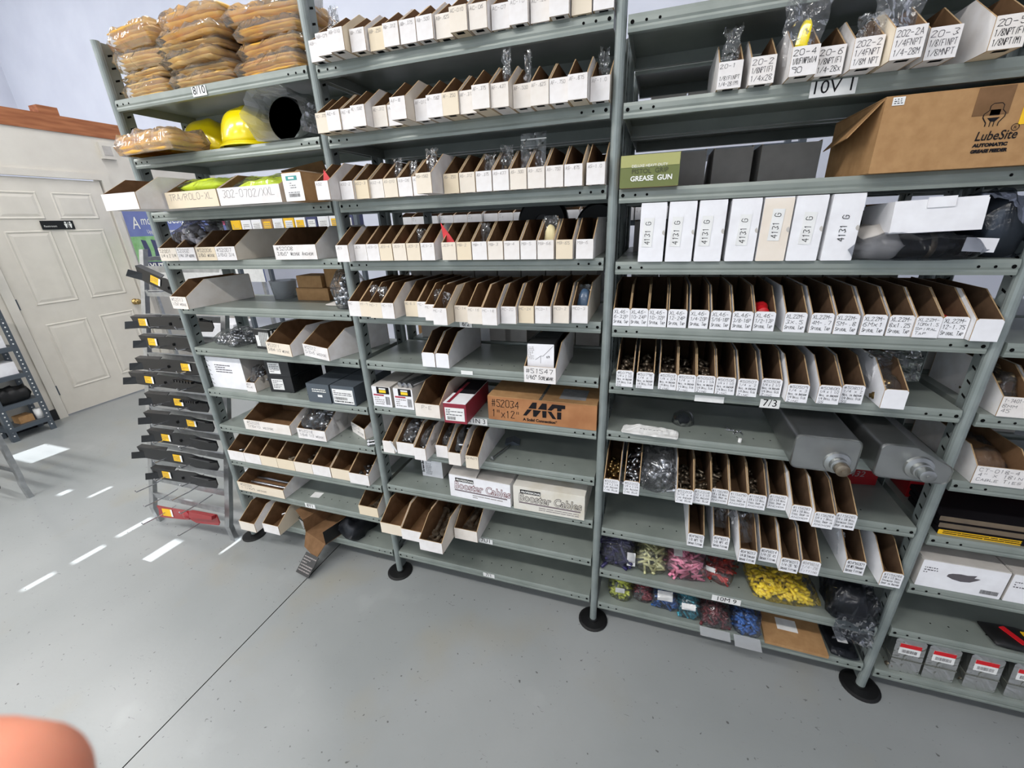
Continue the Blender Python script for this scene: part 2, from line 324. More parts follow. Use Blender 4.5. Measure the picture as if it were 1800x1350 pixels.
def post_mesh(h):
    m = MB(); m.tube([(0,.010,0), (0,.010,h)], .0135, 14); m.box(-.0012, .0012, .01, .062, 0, h); return m.mesh('post', ['post_paint'])
def slot_mesh(h):
    m = MB(); z = .06
    while z < h - .03:
        for s in (-1, 1):
            x = s*.0016; P = [(x,.036,z),(x,.052,z+.006),(x,.052,z+.0125),(x,.036,z+.0065)]
            m.quad(*(P if s > 0 else P[::-1]))
        z += .0385
    return m.mesh('post_slot', ['hole'])
PM, SM = post_mesh(2.18), slot_mesh(2.18)
PMR, SMR = post_mesh(2.02), slot_mesh(2.02)
PMT, SMT = post_mesh(2.62), slot_mesh(2.62)
ftm = MB().lathe([(.001,0),(.058,0),(.058,.004),(.05,.007),(.02,.008),(.02,.012),(.001,.012)], 28).mesh('foot_plate', ['rubber_black'])
BAYN = {'A': 'bay nearest the door', 'B': 'middle bay', 'C': 'bay with steel cans', 'D': 'last bay past the blue-grey post'}
BAYL = {'A': 'green-grey steel shelving bay nearest the door, holding bagged yellow workwear on top', 'B': 'green-grey steel shelving bay between the door end and the steel cans',
        'C': 'green-grey steel shelving bay holding the two steel cans', 'D': 'green-grey steel shelving bay with stacked plastic cases on its bottom shelf'}
BAY = {}; SHELF = {}
def post(parent, x, y, flip, tall=False):
    rear = flip or y > .1
    p = obj('post', PMR if rear else PMT if tall else PM, None, parent, (x, y, .008), (0, 0, R(180) if flip else 0))
    s = obj('post_slot', SMR if rear else SMT if tall else SM, None, p); s['kind'] = 'stuff'
    if not flip and y < .1: obj('foot_plate', ftm, None, parent, (x, y + .01, .0))
for bi, b in enumerate('ABCD'):
    t = thing('shelving_bay', BAYL[b], 'shelving'); BAY[b] = t
    post(t, PX[bi], 0, False, bi > 0); post(t, PX[bi], DEP, True, bi > 0)
    if b == 'D': post(t, PX[4], 0, False); post(t, PX[4], DEP, True)
    for k, z in enumerate(SZ[b]):
        s = obj('shelf', SHM, None, t, ((PX[bi]+PX[bi+1])/2, 0, z)); SHELF[b, k] = s
        q = obj('punched_hole', HMT if z < 1.1 else HM, None, s); q['kind'] = 'stuff'
# the second row standing back to back with it (behind the middle and the can bay)
for bi, b, lab in ((1, 'B', 'steel shelving bay standing back to back behind the middle bay'), (2, 'C', 'steel shelving bay standing back to back behind the steel cans'), (3, 'D', 'steel shelving bay standing back to back behind the smoked cases')):
    t = thing('shelving_bay', lab, 'shelving')
    for y in (.345, .345 + DEP):
        post(t, PX[bi], y, y > .5, True)
        if bi == 3: post(t, PX[4], y, y > .5, True)
    for z in SZ[b]:
        obj('shelf', SHM, None, t, ((PX[bi]+PX[bi+1])/2, .345, z))
# paper strips on the shelf edges
def strip(b, k, x0, x1, text, size, h=.026, dz=-.004, rot=0.0, seed=0, ink='ink'):
    s = SHELF[b, k]; xc = s.location.x; w = x1 - x0
    q = obj('shelf_label', B(-w/2, w/2, -.0032, -.0024, -h, 0), ['label_white'], s, ((x0+x1)/2 - xc, 0, dz), (0, rot, 0))
    if text:
        cu = printed(text, size, ink, s, ((x0+x1)/2 - xc, -.0036, dz - h*.78), align='CENTER', name='lettering')
strip('A', 0, .412, .476, '8/10', .032, .028)
strip('C', 1, 2.25, 2.337, '10V 1', .036, .030)
strip('B', 6, 1.338, 1.418, '11N 3', .027, .026)
strip('B', 9, 1.348, 1.408, '7U1', .027, .024)
strip('B', 10, 1.354, 1.406, '7/1', .023, .020)
strip('C', 9, 2.241, 2.333, '10M 9', .026, .025)
strip('C', 5, 2.272, 2.322, '7/3', .030, .026, -.012)
strip('A', 9, .436, .496, '8Y1', .025, .024)
strip('B', 4, 1.340, 1.385, '6/2', .022, .020, -.014)
strip('B', 5, 1.33, 1.375, '', .01, .014, -.010); strip('C', 5, 2.098, 2.178, '', .01, .020, -.016)
# tie plates: diagonal straps across the back of the bay nearest the door
for x0, z0, x1, z1 in ((.02, .95, .89, 1.55), (.02, 1.55, .89, .95), (.02, .15, .89, .80), (.02, .80, .89, .15)):
    m = MB(); d = Vector((x1-x0, 0, z1-z0)).normalized(); n = Vector((-d.z, 0, d.x)) * .010
    a, c = Vector((x0, DEP+.006, z0)), Vector((x1, DEP+.006, z1))
    m.quad(a-n, c-n, c+n, a+n); m.quad(a+n+Vector((0,.002,0)), c+n+Vector((0,.002,0)), c-n+Vector((0,.002,0)), a-n+Vector((0,.002,0)))
    if z0 > .9 : continue
    obj('cross_brace', m, ['post_paint'], BAY['A'])

# ------------------------------------------------------------------ cardboard parts bins
TH = .0028
BC = {}
def bin_meshes(w, L, H, h, sl, rnd):
    key = (w, L, H, h, sl, rnd)
    if key in BC: return BC[key]
    x = w/2; c = .005 if rnd else .0008
    mats = [rnd or 'card_white', 'card_brown_shaded' if rnd == 'card_white_clean' else 'card_brown', 'card_edge', 'hole']
    f = MB(); poly = [(-x,0),(x,0),(x,h-c),(x-c,h),(-x+c,h),(-x,h-c)]
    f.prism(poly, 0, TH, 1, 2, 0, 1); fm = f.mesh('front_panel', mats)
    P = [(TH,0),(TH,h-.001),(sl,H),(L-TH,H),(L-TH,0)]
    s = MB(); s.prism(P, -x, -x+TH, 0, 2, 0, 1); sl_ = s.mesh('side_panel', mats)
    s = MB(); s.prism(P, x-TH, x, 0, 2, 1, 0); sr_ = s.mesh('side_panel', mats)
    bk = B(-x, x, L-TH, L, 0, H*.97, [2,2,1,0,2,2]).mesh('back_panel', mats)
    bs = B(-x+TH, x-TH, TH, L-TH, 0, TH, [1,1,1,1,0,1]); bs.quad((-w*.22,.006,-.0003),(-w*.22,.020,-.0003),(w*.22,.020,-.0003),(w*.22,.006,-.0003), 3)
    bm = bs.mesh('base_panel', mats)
    BC[key] = (fm, sl_, sr_, bk, bm); return BC[key]
NB = [0]
def make_bin(x, y, z, w, yaw, label, group, lines=None, ink='ink', L=.298, H=.109, h=.053, sl=.092, rnd=None, thick=None, name='parts_bin', align=0.0, fillw=1.0, mark_h=None, cat='bin'):
    NB[0] += 1
    t = thing(name, label, cat, (x, y, z + .0006), R(yaw), group)
    ms = bin_meshes(w, L, H, h, sl, rnd); nm = ('front_panel','side_panel','side_panel','back_panel','base_panel')
    fp = None
    for n, m in zip(nm, ms):
        o = obj(n, m, None, t)
        if fp is None: fp = o
    if lines:
        hh = mark_h or min(h*.86, .0125*len(lines)); ww = w*.86*fillw
        m = hand(lines, ww, hh, ink, thick or max(.0007, min(.0014, hh/len(lines)*.062)), NB[0], align)
        obj('handwriting', m, [ink], fp, (-w*.43, -.0004, h*.93 - hh))
    return t
BINS = {
    'B1': [(0.959,-0.019,0.0482,0),(1.0107,-0.05,0.0482,0),(1.0624,-0.06,0.0482,0),(1.114,-0.034,0.0482,0),(1.1657,-0.019,0.0482,0),(1.2174,-0.028,0.0482,0),(1.2691,-0.026,0.0482,0),(1.3208,-0.028,0.0482,0),(1.3725,-0.017,0.0482,0),(1.4241,-0.04,0.0482,0),(1.4758,-0.033,0.0482,0),(1.5275,-0.008,0.0482,0),(1.5792,-0.02,0.0482,0),(1.6309,-0.006,0.0482,0),(1.6826,-0.024,0.0482,0),(1.7344,-0.008,0.0482,0),(1.787,-0.012,0.0482,0)],
    'B2': [(0.9575,-0.044,0.0475,0),(1.0063,-0.055,0.0475,0),(1.0551,-0.05,0.0475,0),(1.1039,-0.068,0.0475,0),(1.1527,-0.032,0.0475,0),(1.2015,-0.028,0.0475,0),(1.2503,-0.09,0.0475,0),(1.2991,-0.043,0.0475,0),(1.3479,-0.064,0.0475,0),(1.3966,-0.066,0.0475,0),(1.4454,-0.059,0.0475,0),(1.4942,-0.091,0.0475,0),(1.543,-0.082,0.0475,0),(1.5918,-0.049,0.0475,0),(1.6406,-0.056,0.0475,0),(1.6894,-0.054,0.0475,0),(1.7382,-0.066,0.0475,0),(1.787,-0.023,0.0475,0)],
    'B3': [(0.959,-0.1,0.0482,0),(1.0095,-0.05,0.0482,0),(1.0585,-0.04,0.0482,0),(1.1068,-0.03,0.0482,0),(1.1563,-0.03,0.0482,0),(1.208,-0.03,0.0482,0),(1.2597,-0.03,0.0482,0),(1.3114,-0.1,0.0482,0),(1.3631,-0.03,0.0482,0),(1.4148,-0.03,0.0482,0),(1.4665,-0.03,0.0482,0),(1.5182,-0.03,0.0482,0),(1.5699,-0.03,0.0482,0),(1.6216,-0.03,0.0482,0),(1.6733,-0.03,0.0482,0),(1.725,-0.03,0.0482,0),(1.784,-0.03,0.0482,0)],
    'B4': [(0.959,-0.06,0.0482,0),(1.0085,-0.03,0.0482,0),(1.0578,-0.03,0.0482,0),(1.1074,-0.03,0.0482,0),(1.1592,-0.03,0.0482,0),(1.2108,-0.03,0.0482,0),(1.2625,-0.03,0.0482,0),(1.3368,-0.03,0.0482,0),(1.3885,-0.03,0.0482,0),(1.4402,-0.03,0.0482,0),(1.4919,-0.03,0.0482,0),(1.5436,-0.03,0.0482,0),(1.5953,-0.03,0.0482,0),(1.647,-0.03,0.0482,0),(1.702,-0.03,0.0482,0),(1.76,-0.03,0.0482,0)],
    'B5': [(0.959,-0.048,0.0482,0),(1.008,-0.049,0.0482,0),(1.057,-0.063,0.0482,0),(1.107,-0.065,0.0482,0),(1.1713,-0.021,0.0482,0),(1.223,-0.027,0.0482,0),(1.2747,-0.069,0.0482,0),(1.332,-0.121,0.0482,0),(1.3837,-0.072,0.0482,0),(1.4354,-0.089,0.0482,0),(1.4871,-0.097,0.0482,0),(1.5388,-0.069,0.0482,0),(1.5905,-0.053,0.0482,0),(1.6422,-0.05,0.0482,0),(1.695,-0.036,0.0482,0),(1.75,-0.027,0.0482,0)],
    'B6': [(1.214,-0.019,0.0505,0),(1.269,-0.019,0.0505,0),(1.64,-0.087,0.1015,0)],
    'B8': [(1.0,-0.039,0.0505,0),(1.075,-0.034,0.0785,0),(1.152,-0.056,0.0505,0),(1.226,-0.017,0.0505,0),(1.298,-0.054,0.0505,0),(1.371,-0.059,0.0505,0)],
    'B10': [(0.987,-0.092,0.1015,0),(1.0945,-0.102,0.1015,0),(1.198,-0.136,0.1015,0),(1.3058,-0.038,0.1015,0)],
    'A4': [(0.0711,-0.02,0.1015,0),(0.1738,-0.02,0.1015,0),(0.2836,-0.02,0.1015,0),(0.3863,-0.02,0.1015,0),(0.721,-0.02,0.19,0)],
    'A5': [(0.105,-0.06,0.1015,-4)],
    'A6': [(0.529,-0.018,0.1525,-9),(0.718,-0.021,0.165,-15)],
    'A8': [(0.328,-0.004,0.27,0),(0.588,-0.011,0.1525,0),(0.765,0.075,0.12,-26)],
    'A9': [(0.073,-0.004,0.1015,0),(0.176,-0.004,0.1015,0),(0.279,-0.004,0.1015,0),(0.382,-0.004,0.1015,0),(0.485,-0.004,0.1015,0),(0.588,-0.004,0.1015,0),(0.694,-0.004,0.1015,0),(0.8,-0.014,0.1015,0)],
    'A10': [(0.175,-0.01,0.298,0),(0.808,-0.005,0.1015,0)],
    'A11': [(0.114,-0.086,0.1015,0),(0.247,-0.067,0.1015,0)],
    'C1': [(2.08,-0.016,0.0505,0),(2.145,-0.022,0.0505,0),(2.218,-0.052,0.0505,0),(2.272,-0.026,0.0505,0),(2.328,-0.053,0.0505,0),(2.383,-0.083,0.0505,0),(2.451,-0.051,0.0505,0),(2.542,-0.066,0.0505,0)],
    'C4': [(1.8698,-0.002,0.0485,0),(1.9197,0.0,0.0505,0),(1.9714,0.0,0.0505,0),(2.025,0.0,0.0505,0),(2.082,0.0,0.0505,0),(2.137,-0.002,0.0505,0),(2.191,-0.004,0.0505,0),(2.245,0.0,0.0505,0),(2.317,0.0,0.0505,0),(2.377,0.0,0.0505,0),(2.431,-0.002,0.0505,0),(2.488,-0.002,0.0505,0),(2.543,-0.001,0.0505,0),(2.595,-0.005,0.0505,0),(2.6475,-0.002,0.0505,0),(2.7,-0.02,0.0505,0)],
    'C5': [(1.892,-0.025,0.0505,0),(1.952,-0.027,0.0505,0),(2.016,-0.022,0.0505,0),(2.0677,-0.025,0.0505,0),(2.1194,-0.022,0.0505,0),(2.172,-0.024,0.0505,0),(2.228,-0.025,0.0505,0),(2.29,-0.01,0.0505,0),(2.347,-0.039,0.0505,0),(2.421,-0.032,0.0505,0),(2.479,-0.015,0.0505,0),(2.565,-0.029,0.0505,0)],
    'C7': [(1.874,-0.061,0.0505,0),(1.938,-0.056,0.0505,0),(2.1006,-0.057,0.0505,0),(2.1524,-0.045,0.0505,0),(2.2046,-0.027,0.0505,0),(2.2563,-0.03,0.0505,0),(2.308,-0.029,0.0505,0),(2.3676,-0.013,0.0505,0),(2.4193,-0.053,0.0505,0),(2.471,-0.072,0.0505,0),(2.527,-0.06,0.0505,0)],
    'C8': [(2.159,-0.011,0.0505,0),(2.238,0.0,0.0505,0),(2.311,-0.043,0.0505,0),(2.3746,-0.021,0.0505,0),(2.4264,-0.05,0.0505,0),(2.484,-0.043,0.0505,0),(2.613,-0.004,0.0505,0),(2.695,-0.03,0.0505,0)],
}
NL = ['Nail in Anchor', '1/4 Drill Size']
TXT = {
 'B1': ['AB-6','AB-09','AB-010','AB-.1562','AB-.250','AB-.312','AB-.375','AB-.500','AB-.625','AC-010','AC-06','AC-07','AC-10','AC-.20','AC-.25','AC-.31','AC-.37'],
 'B2': ['AC-.375','AE-6','AE-8','AE-.1562','AE-.312','AF-6','AF-8','AF-010','AF-.1562','AF-.250','AF-.312','AF-.375','AF-.437','AF-.500','AF-.625','AF-.750','AF-.875','AF-1.0'],
 'B3': ['AS2','AS2-2','AS2-3','AS2-4','AS-010','AS-06','AS-08','AS-1562','AS-.250','AS-.312','AS-.375','AS-437','AS-.500','AS-.625','AS-.750','AS-.875','AS-1.0'],
 'B4': ['JES','JES','JES-0','JES-4','JES-1','JES-2','JES-3','JES-4','MB-2','MB-1','MB-3','MB-4','MB-5','MB-66','MB-65','MB-6'],
 'B5': ['MC','M1-9','MC-7','MC-10','MC-8.5','MC-1','MC-12','MC-2','MC-14','MC-16','MC-18','MC-20','MC-24','MCD-1','MCD-2','MCD-3'],
 'B6': [None, None, ['#51547', '1/4x5" Screwbar']], 'B8': [None, None, None, None, None, ['521R677']], 'B10': [None]*4,
 'A4': [['52001','1/4 x 2 1/4'],['52002','1/4x1 3/4 wedge'],['#52006','3/8x3 wedge'],['#52007','3/8x3 3/4'],['#52008','3/8x5" Wedge Anchor']],
 'A5': [['#52013','1/2x7 wedge']], 'A6': [['#52011','5/8x4 1/2 wedge'],['#52012','5/8x6 wedge']], 'A8': [['#52026','7/8x10 wedge'],['#52018','7/8x8 1/2 wedge'],['#52030','1x9 wedge']],
 'A9': [None]*8, 'A10': [['#52036','1 1/4x9 wedge'], None], 'A11': [None, None],
 'C1': [['20-1','','1/8(F)NPT','1/4-28(M)'],['20-2','1/8NPT(F)','1/4x28'],['20-4','1/8(F)NPTx1/4','90'],['20-6','1/8NPT(F)','1/4-28x'],['202-2','1/4FNPT','1/8M NPT'],['202-2A','1/4FNPT','1/4-28M'],['20-3','1/8(F)NPT','1/8MNPT'],['20-5','1/8NPT(F)','1/8NPT(M)']],
 'C4': [['XL46-','6-32P','Spiral Tap'],['XL46-','10-24P','Spiral Tap'],['XL46-','10-32P','Spiral Tap'],['XL46-','12-24P','Spiral Tap'],['XL46-','1/4-20P','Spiral Tap'],['XL46-','5/16-18P','Spiral Tap'],['XL46-','3/8-16P','Spiral Tap'],['XL46-','1/2-13P','Spiral Tap'],['XL22M-','3x.5','Spiral Tap'],['XL22M-','4M-.7','Spiral Tap'],['XL22M-','5M-.8','Spiral Tap'],['XL22M-','6Mx1','Spiral Tap'],['XL22M-','8x1.25','Spiral Tap'],['XL22M-','10Mx1.5','Spiral','Tap'],['XL22M-','12-1.75','Spiral Tap'],None],
 'C5': [['#50796','1/4 x 2 1/2',*NL,'SS'],['#50798','1/4 x 1',*NL,'SS'],['#50503','1/4 x 3/4',*NL,'Zinc'],['#50504','1/4 x 1',*NL,'Zinc'],['#50505','1/4 x 1 1/4',*NL,'Zinc'],['#50506','1/4 x 1 1/2',*NL,'Zinc'],['#50507','1/4 x 2',*NL,'Zinc'],['#50508','1/4 x 2 1/2',*NL,'Zinc'],['#50509','1/4 x 3',*NL,'Zinc'],['#50800','1/4 x 1 1/2',*NL,'SS'],['#50801','1/4 x 2',*NL,'SS'],None],
 'C7': [['#52201','1/4 x 2 1/4','Lag Anchor','Zinc Blue'],['#52202','1/4 x 3 1/4','Lag Anchor','Zinc Blue'],['#52203','5/16 x 4','Lag Anchor','Zinc Blue'],['#52208','1/2 x 3 1/2','Lag Anchor','Zinc Blue'],['#1156280','1/4 x 3/8 Drill','Steel Drop in','Anchor'],['#1156290','Drill','Steel Drop in','Anchor'],['#1156281','3/8 x 1/2 Drill','Steel Drop in','Anchor'],['#1156282','1/2 x 5/8 Drill','Steel Drop in','Anchor'],['#1156283','5/8 x 7/8 Drill','Steel Drop in','Anchor'],['#1156284','3/4 x 1 Drill','Steel Drop in','Anchor'],['#1156285','1/4 x 3/8 Drill','Stainless Steel','Drop in Anchor']],
 'C8': [['#0496010','1/8 NPT 90','Grease Fitting'],['#0496011','1/8 NPT 45','Grease Fitting'],['#0496013','1/4-28 Straight','Grease Fitting'],['#0496014','1/4-28 45','Grease Fitting'],['#0496015','1/4-28 90','Grease Fitting'],['#0496016','1/4-28','Fitting'],['#0496009','1/8 NPT Straight','Grease Fitting'],['#1156286','3/8 x 1/2 Drill','Stainless Steel','Drop in Anchor']],
}
FAINT = {('A4',1),('A4',2),('A4',3),('A5',0),('A6',0),('A6',1),('A8',0),('A8',1),('A8',2),('A10',0),('C8',5),('C1',1),('C1',4),('C1',5),('C1',6)}
WORD = {.0475:'narrow', .0482:'narrow', .0485:'narrow', .0505:'narrow', .0785:'middling', .1015:'broad'}
BINO = {}
for r, rows in BINS.items():
    b = r[0]; k = int(r[1:]); z = SZ[b][k if b == 'C' else k-1]; so_ = k+1 if b == 'C' else k
    for i, (x, y, w, yaw) in enumerate(rows):
        tx = TXT[r][i]; ink = 'ink'; kw = {}
        if isinstance(tx, str): tx = [tx]; ink = 'pencil'; kw['mark_h'] = .011; kw['fillw'] = .92
        if (r, i) in FAINT: ink = 'faded_ink' if r != 'C8' else 'pencil'
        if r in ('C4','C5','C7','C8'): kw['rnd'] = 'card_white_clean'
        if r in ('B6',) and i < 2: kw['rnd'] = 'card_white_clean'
        if r in ('A4','A5','A6','A8','A10'): kw['h'] = .050; kw['mark_h'] = .036
        if r == 'B6' and i == 2: kw['mark_h'] = .042
        if r == 'C1': kw['mark_h'] = .046
        if r == 'C5': kw['mark_h'] = .050
        if r in ('C4','C7','C8'): kw['mark_h'] = .044
        if r == 'A10' and i == 0: kw.update(L=.20, H=.085)
        if r == 'A8' and i == 0: kw.update(L=.22, H=.09)
        if r == 'B8': kw['mark_h'] = .012
        size = WORD.get(w, 'wide'); look = {'B': 'white'}.get(b, 'white')
        if len(rows) == 1: lab = f'{size} {look} cardboard bin alone on the {ORD[so_]} shelf of the {BAYN[b]}'
        else: lab = f'{size} {look} bin, {ORD[i+1]} from the door end, {ORD[so_]} shelf of {"the " + BAYN[b]}'
        BINO[r, i] = make_bin(x, y, z, w, yaw, lab, f'cardboard bins on the {ORD[so_]} shelf of the {BAYN[b]}', tx, ink, **kw)
# the three long trays that jut out over the third shelf nearest the door
make_bin(.190, -.20, 1.623, .172, 0, 'wide white tray jutting past the corner post beside the cream door', 'trays jutting over the third shelf', None, H=.105, L=.42)
make_bin(.408, -.11, 1.623, .245, 0, 'yellowed wide tray heaped with folded lime vests', 'trays jutting over the third shelf', ['TRA/ROLO-XL'], 'pencil', H=.10, mark_h=.03)
make_bin(.670, -.11, 1.623, .265, 0, 'long yellowed tray with lime vests and an upright brown flap', 'trays jutting over the third shelf', ['302-0702/XXL'], 'pencil', H=.10, mark_h=.034)
# bins of the second row, seen from behind through the shelves
def back_bins(b, k, xs, w, H, y=.36, tone='card_grey', who=''):
    for i, x in enumerate(xs):
        if isinstance(x, tuple): x, w = x
        m = 'card_grey'
        t = thing('parts_bin', f'grey-backed bin turned away, {ORD[i+1]} from the door end, {who}', 'bin', (x, y + .285, SZ[b][k] + .0006), R(180), f'grey-backed bins turned away, {who}')
        ms = bin_meshes(w, .285, H, .053, .09, 'card_grey')
        for n, q in zip(('front_panel','side_panel','side_panel','back_panel','base_panel'), ms): obj(n, q, None, t)
back_bins('C', 2, [(2.041,.078), (2.157,.112), (2.314,.158)], .10, .122, who='behind the green grease gun carton')
back_bins('B', 3, [1.70, 1.805-.05], .05, .095, who='behind the middle bay, fourth shelf')
back_bins('C', 3, [1.90, 1.96, 2.02], .055, .105, who='behind the seven white cartons')
back_bins('B', 5, [1.02, 1.35, 1.42, 1.62, 1.72], .095, .11, who='behind the middle bay, sixth shelf')
back_bins('B', 4, [1.0 + .1*i for i in range(8)], .095, .115, who='behind the middle bay, fifth shelf')
back_bins('C', 4, [1.92 + .1*i for i in range(8)], .095, .115, who='behind the spiral tap row')
back_bins('C', 5, [1.92 + .1*i for i in range(8)], .095, .11, who='behind the anchor row')
back_bins('C', 6, [1.93, 2.04, 2.15], .10, .10, who='behind the steel cans')
back_bins('C', 1, [1.95, 2.06, 2.17], .105, .085, who='behind the two-line fitting bins')
back_bins('C', 7, [1.95, 2.06, 2.17, 2.28, 2.39, 2.5], .10, .11, who='behind the lag anchor row')
back_bins('C', 3, [2.40, 2.51, 2.62], .10, .11, y=.362, who='behind the open white carton')
back_bins('D', 5, [2.82, 2.93, 3.04], .10, .12, who='sixth shelf of the last bay')
back_bins('D', 6, [2.82, 2.93, 3.04], .10, .11, who='behind the cable tie bin')

# ------------------------------------------------------------------ bags, heaps, cartons
def nz(x, y, z, s=0): return noise.noise(Vector((x + s*7.31, y - s*3.17, z + s*1.93)))
def pillow(w, d, h, seed=0, amp=.006, nu=18, nv=12, p=3.0, pinch=.25, f=22, lean=0.0, q=.5):
    """a soft closed bag lying on its back: w across, d deep, h high, base at z = 0"""
    m = MB(); idx = {}
    def P(i, j, top):
        u, v = -1 + 2*i/nu, -1 + 2*j/nv
        t = max(0, (1-abs(u)**p))**q * max(0, (1-abs(v)**p))**q
        x = u*w/2*(1 - pinch*.25*(abs(v)**4)); y = v*d/2*(1 - pinch*.25*(abs(u)**4))
        z = h*.42 + (h*.58*t if top else -h*.42*min(1, t*1.6))
        e = amp*(nz(x*f, y*f, z*f, seed) + .6*abs(nz(x*f*2.3, y*f*2.3, z*f, seed+3)))
        x += e*.8; y += amp*nz(y*f, x*f, z*f, seed+5)*.8
        if top: z += e*(.4 + t)
        else: z = max(0.0, z)
        return (x + lean*z, y, max(0, z))
    for top in (1, 0):
        for i in range(nu+1):
            for j in range(nv+1):
                edge = i in (0, nu) or j in (0, nv)
                if not top and edge: idx[i, j, 0] = idx[i, j, 1]; continue
                idx[i, j, top] = len(m.v); m.v.append(P(i, j, top))
    for top in (1, 0):
        for i in range(nu):
            for j in range(nv):
                q = (idx[i,j,top], idx[i+1,j,top], idx[i+1,j+1,top], idx[i,j+1,top]); m.f.append(q if top else q[::-1]); m.m.append(0)
    return m
def sheet(w, h, seed=0, amp=.008, nu=12, nv=12, f=18, curl=0.0, taper=0.0):
    """a crumpled upright double film standing in the plane y = 0, base at z = 0"""
    m = MB(); n = (nu+1)*(nv+1)
    for side in (-1, 1):
        for j in range(nv+1):
            for i in range(nu+1):
                u, v = i/nu - .5, j/nv
                x = u*w*(1 - taper*v) + amp*nz(u*f*.3, v*9, 2, seed)*v; z = v*h + amp*.7*nz(u*8, v*5, 4, seed)*v
                bulge = side*.004*(1-abs(2*u)**2)*(1.05-v)
                m.v.append((x, bulge + amp*nz(u*w*f*4, v*h*f*3, 1, seed+side*.3)*(.3+v) + curl*v*v, z))
    for s in (0, 1):
        for j in range(nv):
            for i in range(nu):
                a = s*n + j*(nu+1) + i; q = (a, a+1, a+nu+2, a+nu+1); m.f.append(q if s else q[::-1]); m.m.append(0)
    return m
def heap(n, w, d, h, r, l, seed, kinds=('cyl',), z0=.004, hollow=False):
    """many small pieces tumbled together inside a w x d x h mound"""
    rnd = random.Random(seed); m = MB()
    for k in range(n):
        u, v = rnd.uniform(-1, 1), rnd.uniform(-1, 1); top = h*max(.15, (1-abs(u)**2.4))**.6*max(.15, (1-abs(v)**2.4))**.6
        c = Vector((u*w/2*.92, v*d/2*.92, z0 + rnd.uniform(.1, 1)*top)); a = rnd.uniform(0, 6.28); e = rnd.uniform(-.5, .5)
        dv = Vector((math.cos(a)*math.cos(e), math.sin(a)*math.cos(e), math.sin(e)))*l*rnd.uniform(.7, 1.1)/2
        if c.z - abs(dv.z) - r < 0: c.z = abs(dv.z) + r
        rr = r*rnd.uniform(.8, 1.15); m.tube([c-dv, c-dv*.1, c, c+dv], [rr, rr*.98, rr*1.05, rr*.9] if 'sleeve' in kinds else [rr*1.7, rr*1.7, rr, rr] if 'screw' in kinds else rr, 6, rnd.randrange(len(kinds)) if 'mix' in kinds else 0)
    return m
def bag(label, x, y, z, w, d, h, content, yaw=0, film='film', seed=0, amp=.006, grow=1.07, pp=3.0, cat='bag', name='plastic_bag', group=None, kind=None, tail=None, parts=None, rot=None):
    t = thing(name, label, cat, (x, y, z+.001), (0, 0, R(yaw)) if rot is None else rot, group)
    if content and pp >= 9:      # folded cloth: thin layers laid on each other
        nl = max(2, round(h/.016)); m = MB(); rn = random.Random(int(seed*10))
        for k in range(nl):
            q = pillow(w*rn.uniform(.86, .95), d*rn.uniform(.88, .95), h*1.12/nl, seed+k, amp*.7, 20, 10, p=12, q=.3); ox, oy, oz = rn.uniform(-.008,.008), rn.uniform(-.006,.006), k*h*.9/nl
            m.add([(a+ox, b+oy, c+oz) for a, b, c in q.v], q.f)
        obj('folded_cloth', m, [content], t, smooth=True)
    elif content: obj('contents', pillow(w*.93, d*.93, h*.93, seed, amp, 22, 14, p=pp, q=.5 if pp < 5 else .25), [content], t, smooth=True)
    if kind: 
        n, r, l, mt, sort = kind
        q = obj('contents', heap(n, w*.9, d*.9, h*.86, r, l, seed, sort), mt if isinstance(mt, list) else [mt], t, smooth=True); q['kind'] = 'stuff'
    obj('plastic_film', pillow(w*grow, d*grow, h*1.02, seed+.4, amp*1.3, 26, 16, p=pp, q=.5 if pp < 5 else .3), [film], t)
    if tail:
        tw, tl, ang = tail; q = sheet(tw, tl, seed+2, .010)
        obj('bag_end', q, [film], t, (-w*.5 if ang < 0 else w*.5, 0, h*.3), (0, R(70 if ang > 0 else -70), 0) if abs(ang) > 1 else (R(75), 0, 0))
    return t
def carton(name, label, x, y, z, w, d, h, face, yaw=0, top=None, side=None, cat='carton', flaps=True, group=None, gap=.0012, rot=None):
    """closed carton: body, two top flaps meeting at a seam; origin at the middle of its front foot"""
    t = thing(name, label, cat, (x, y, z + .0006), (0, 0, R(yaw)) if rot is None else rot, group)
    ms = [face, side or face, top or face]
    b = MB(); e = .0015
    b.prism([(-w/2+e,0),(w/2-e,0),(w/2,e),(w/2,h-.0025-e),(w/2-e,h-.0025),(-w/2+e,h-.0025),(-w/2,h-.0025-e),(-w/2,e)], 0, d, 1, 1, 0, 1)
    o = obj('carton_body', b, ms, t)
    if flaps:
        obj('top_flap', B(-w/2+.0005, w/2-.0005, .0006, d/2-gap, h-.0024, h), [top or face], t)
        obj('top_flap', B(-w/2+.0005, w/2-.0005, d/2+gap, d-.0006, h-.0024, h), [top or face], t)
    t['w'] = w
    return t, o
def plate(parent, name, x0, x1, z0, z1, y, m, rot=0): return obj(name, B(-(x1-x0)/2, (x1-x0)/2, y-.0006, y, -(z1-z0)/2, (z1-z0)/2), [m], parent, ((x0+x1)/2, 0, (z0+z1)/2), (0, rot, 0))
def lines_print(parent, x0, x1, z0, z1, n, y, m='faded_ink', seed=0, name='printed_lines'):
    rnd = random.Random(seed); q = MB(); dz = (z1-z0)/n
    for k in range(n):
        a = z1 - (k+.75)*dz; x = x0
        while x < x1 - .003:
            l = rnd.uniform(.003, .012)*max(.4, (x1-x0)/.06); e = min(x+l, x1)
            q.quad((x,y,a), (e,y,a), (e,y,a+dz*.42), (x,y,a+dz*.42)); x = e + rnd.uniform(.0012,.003)
            if rnd.random() < .08: break
    return obj(name, q, [m], parent)
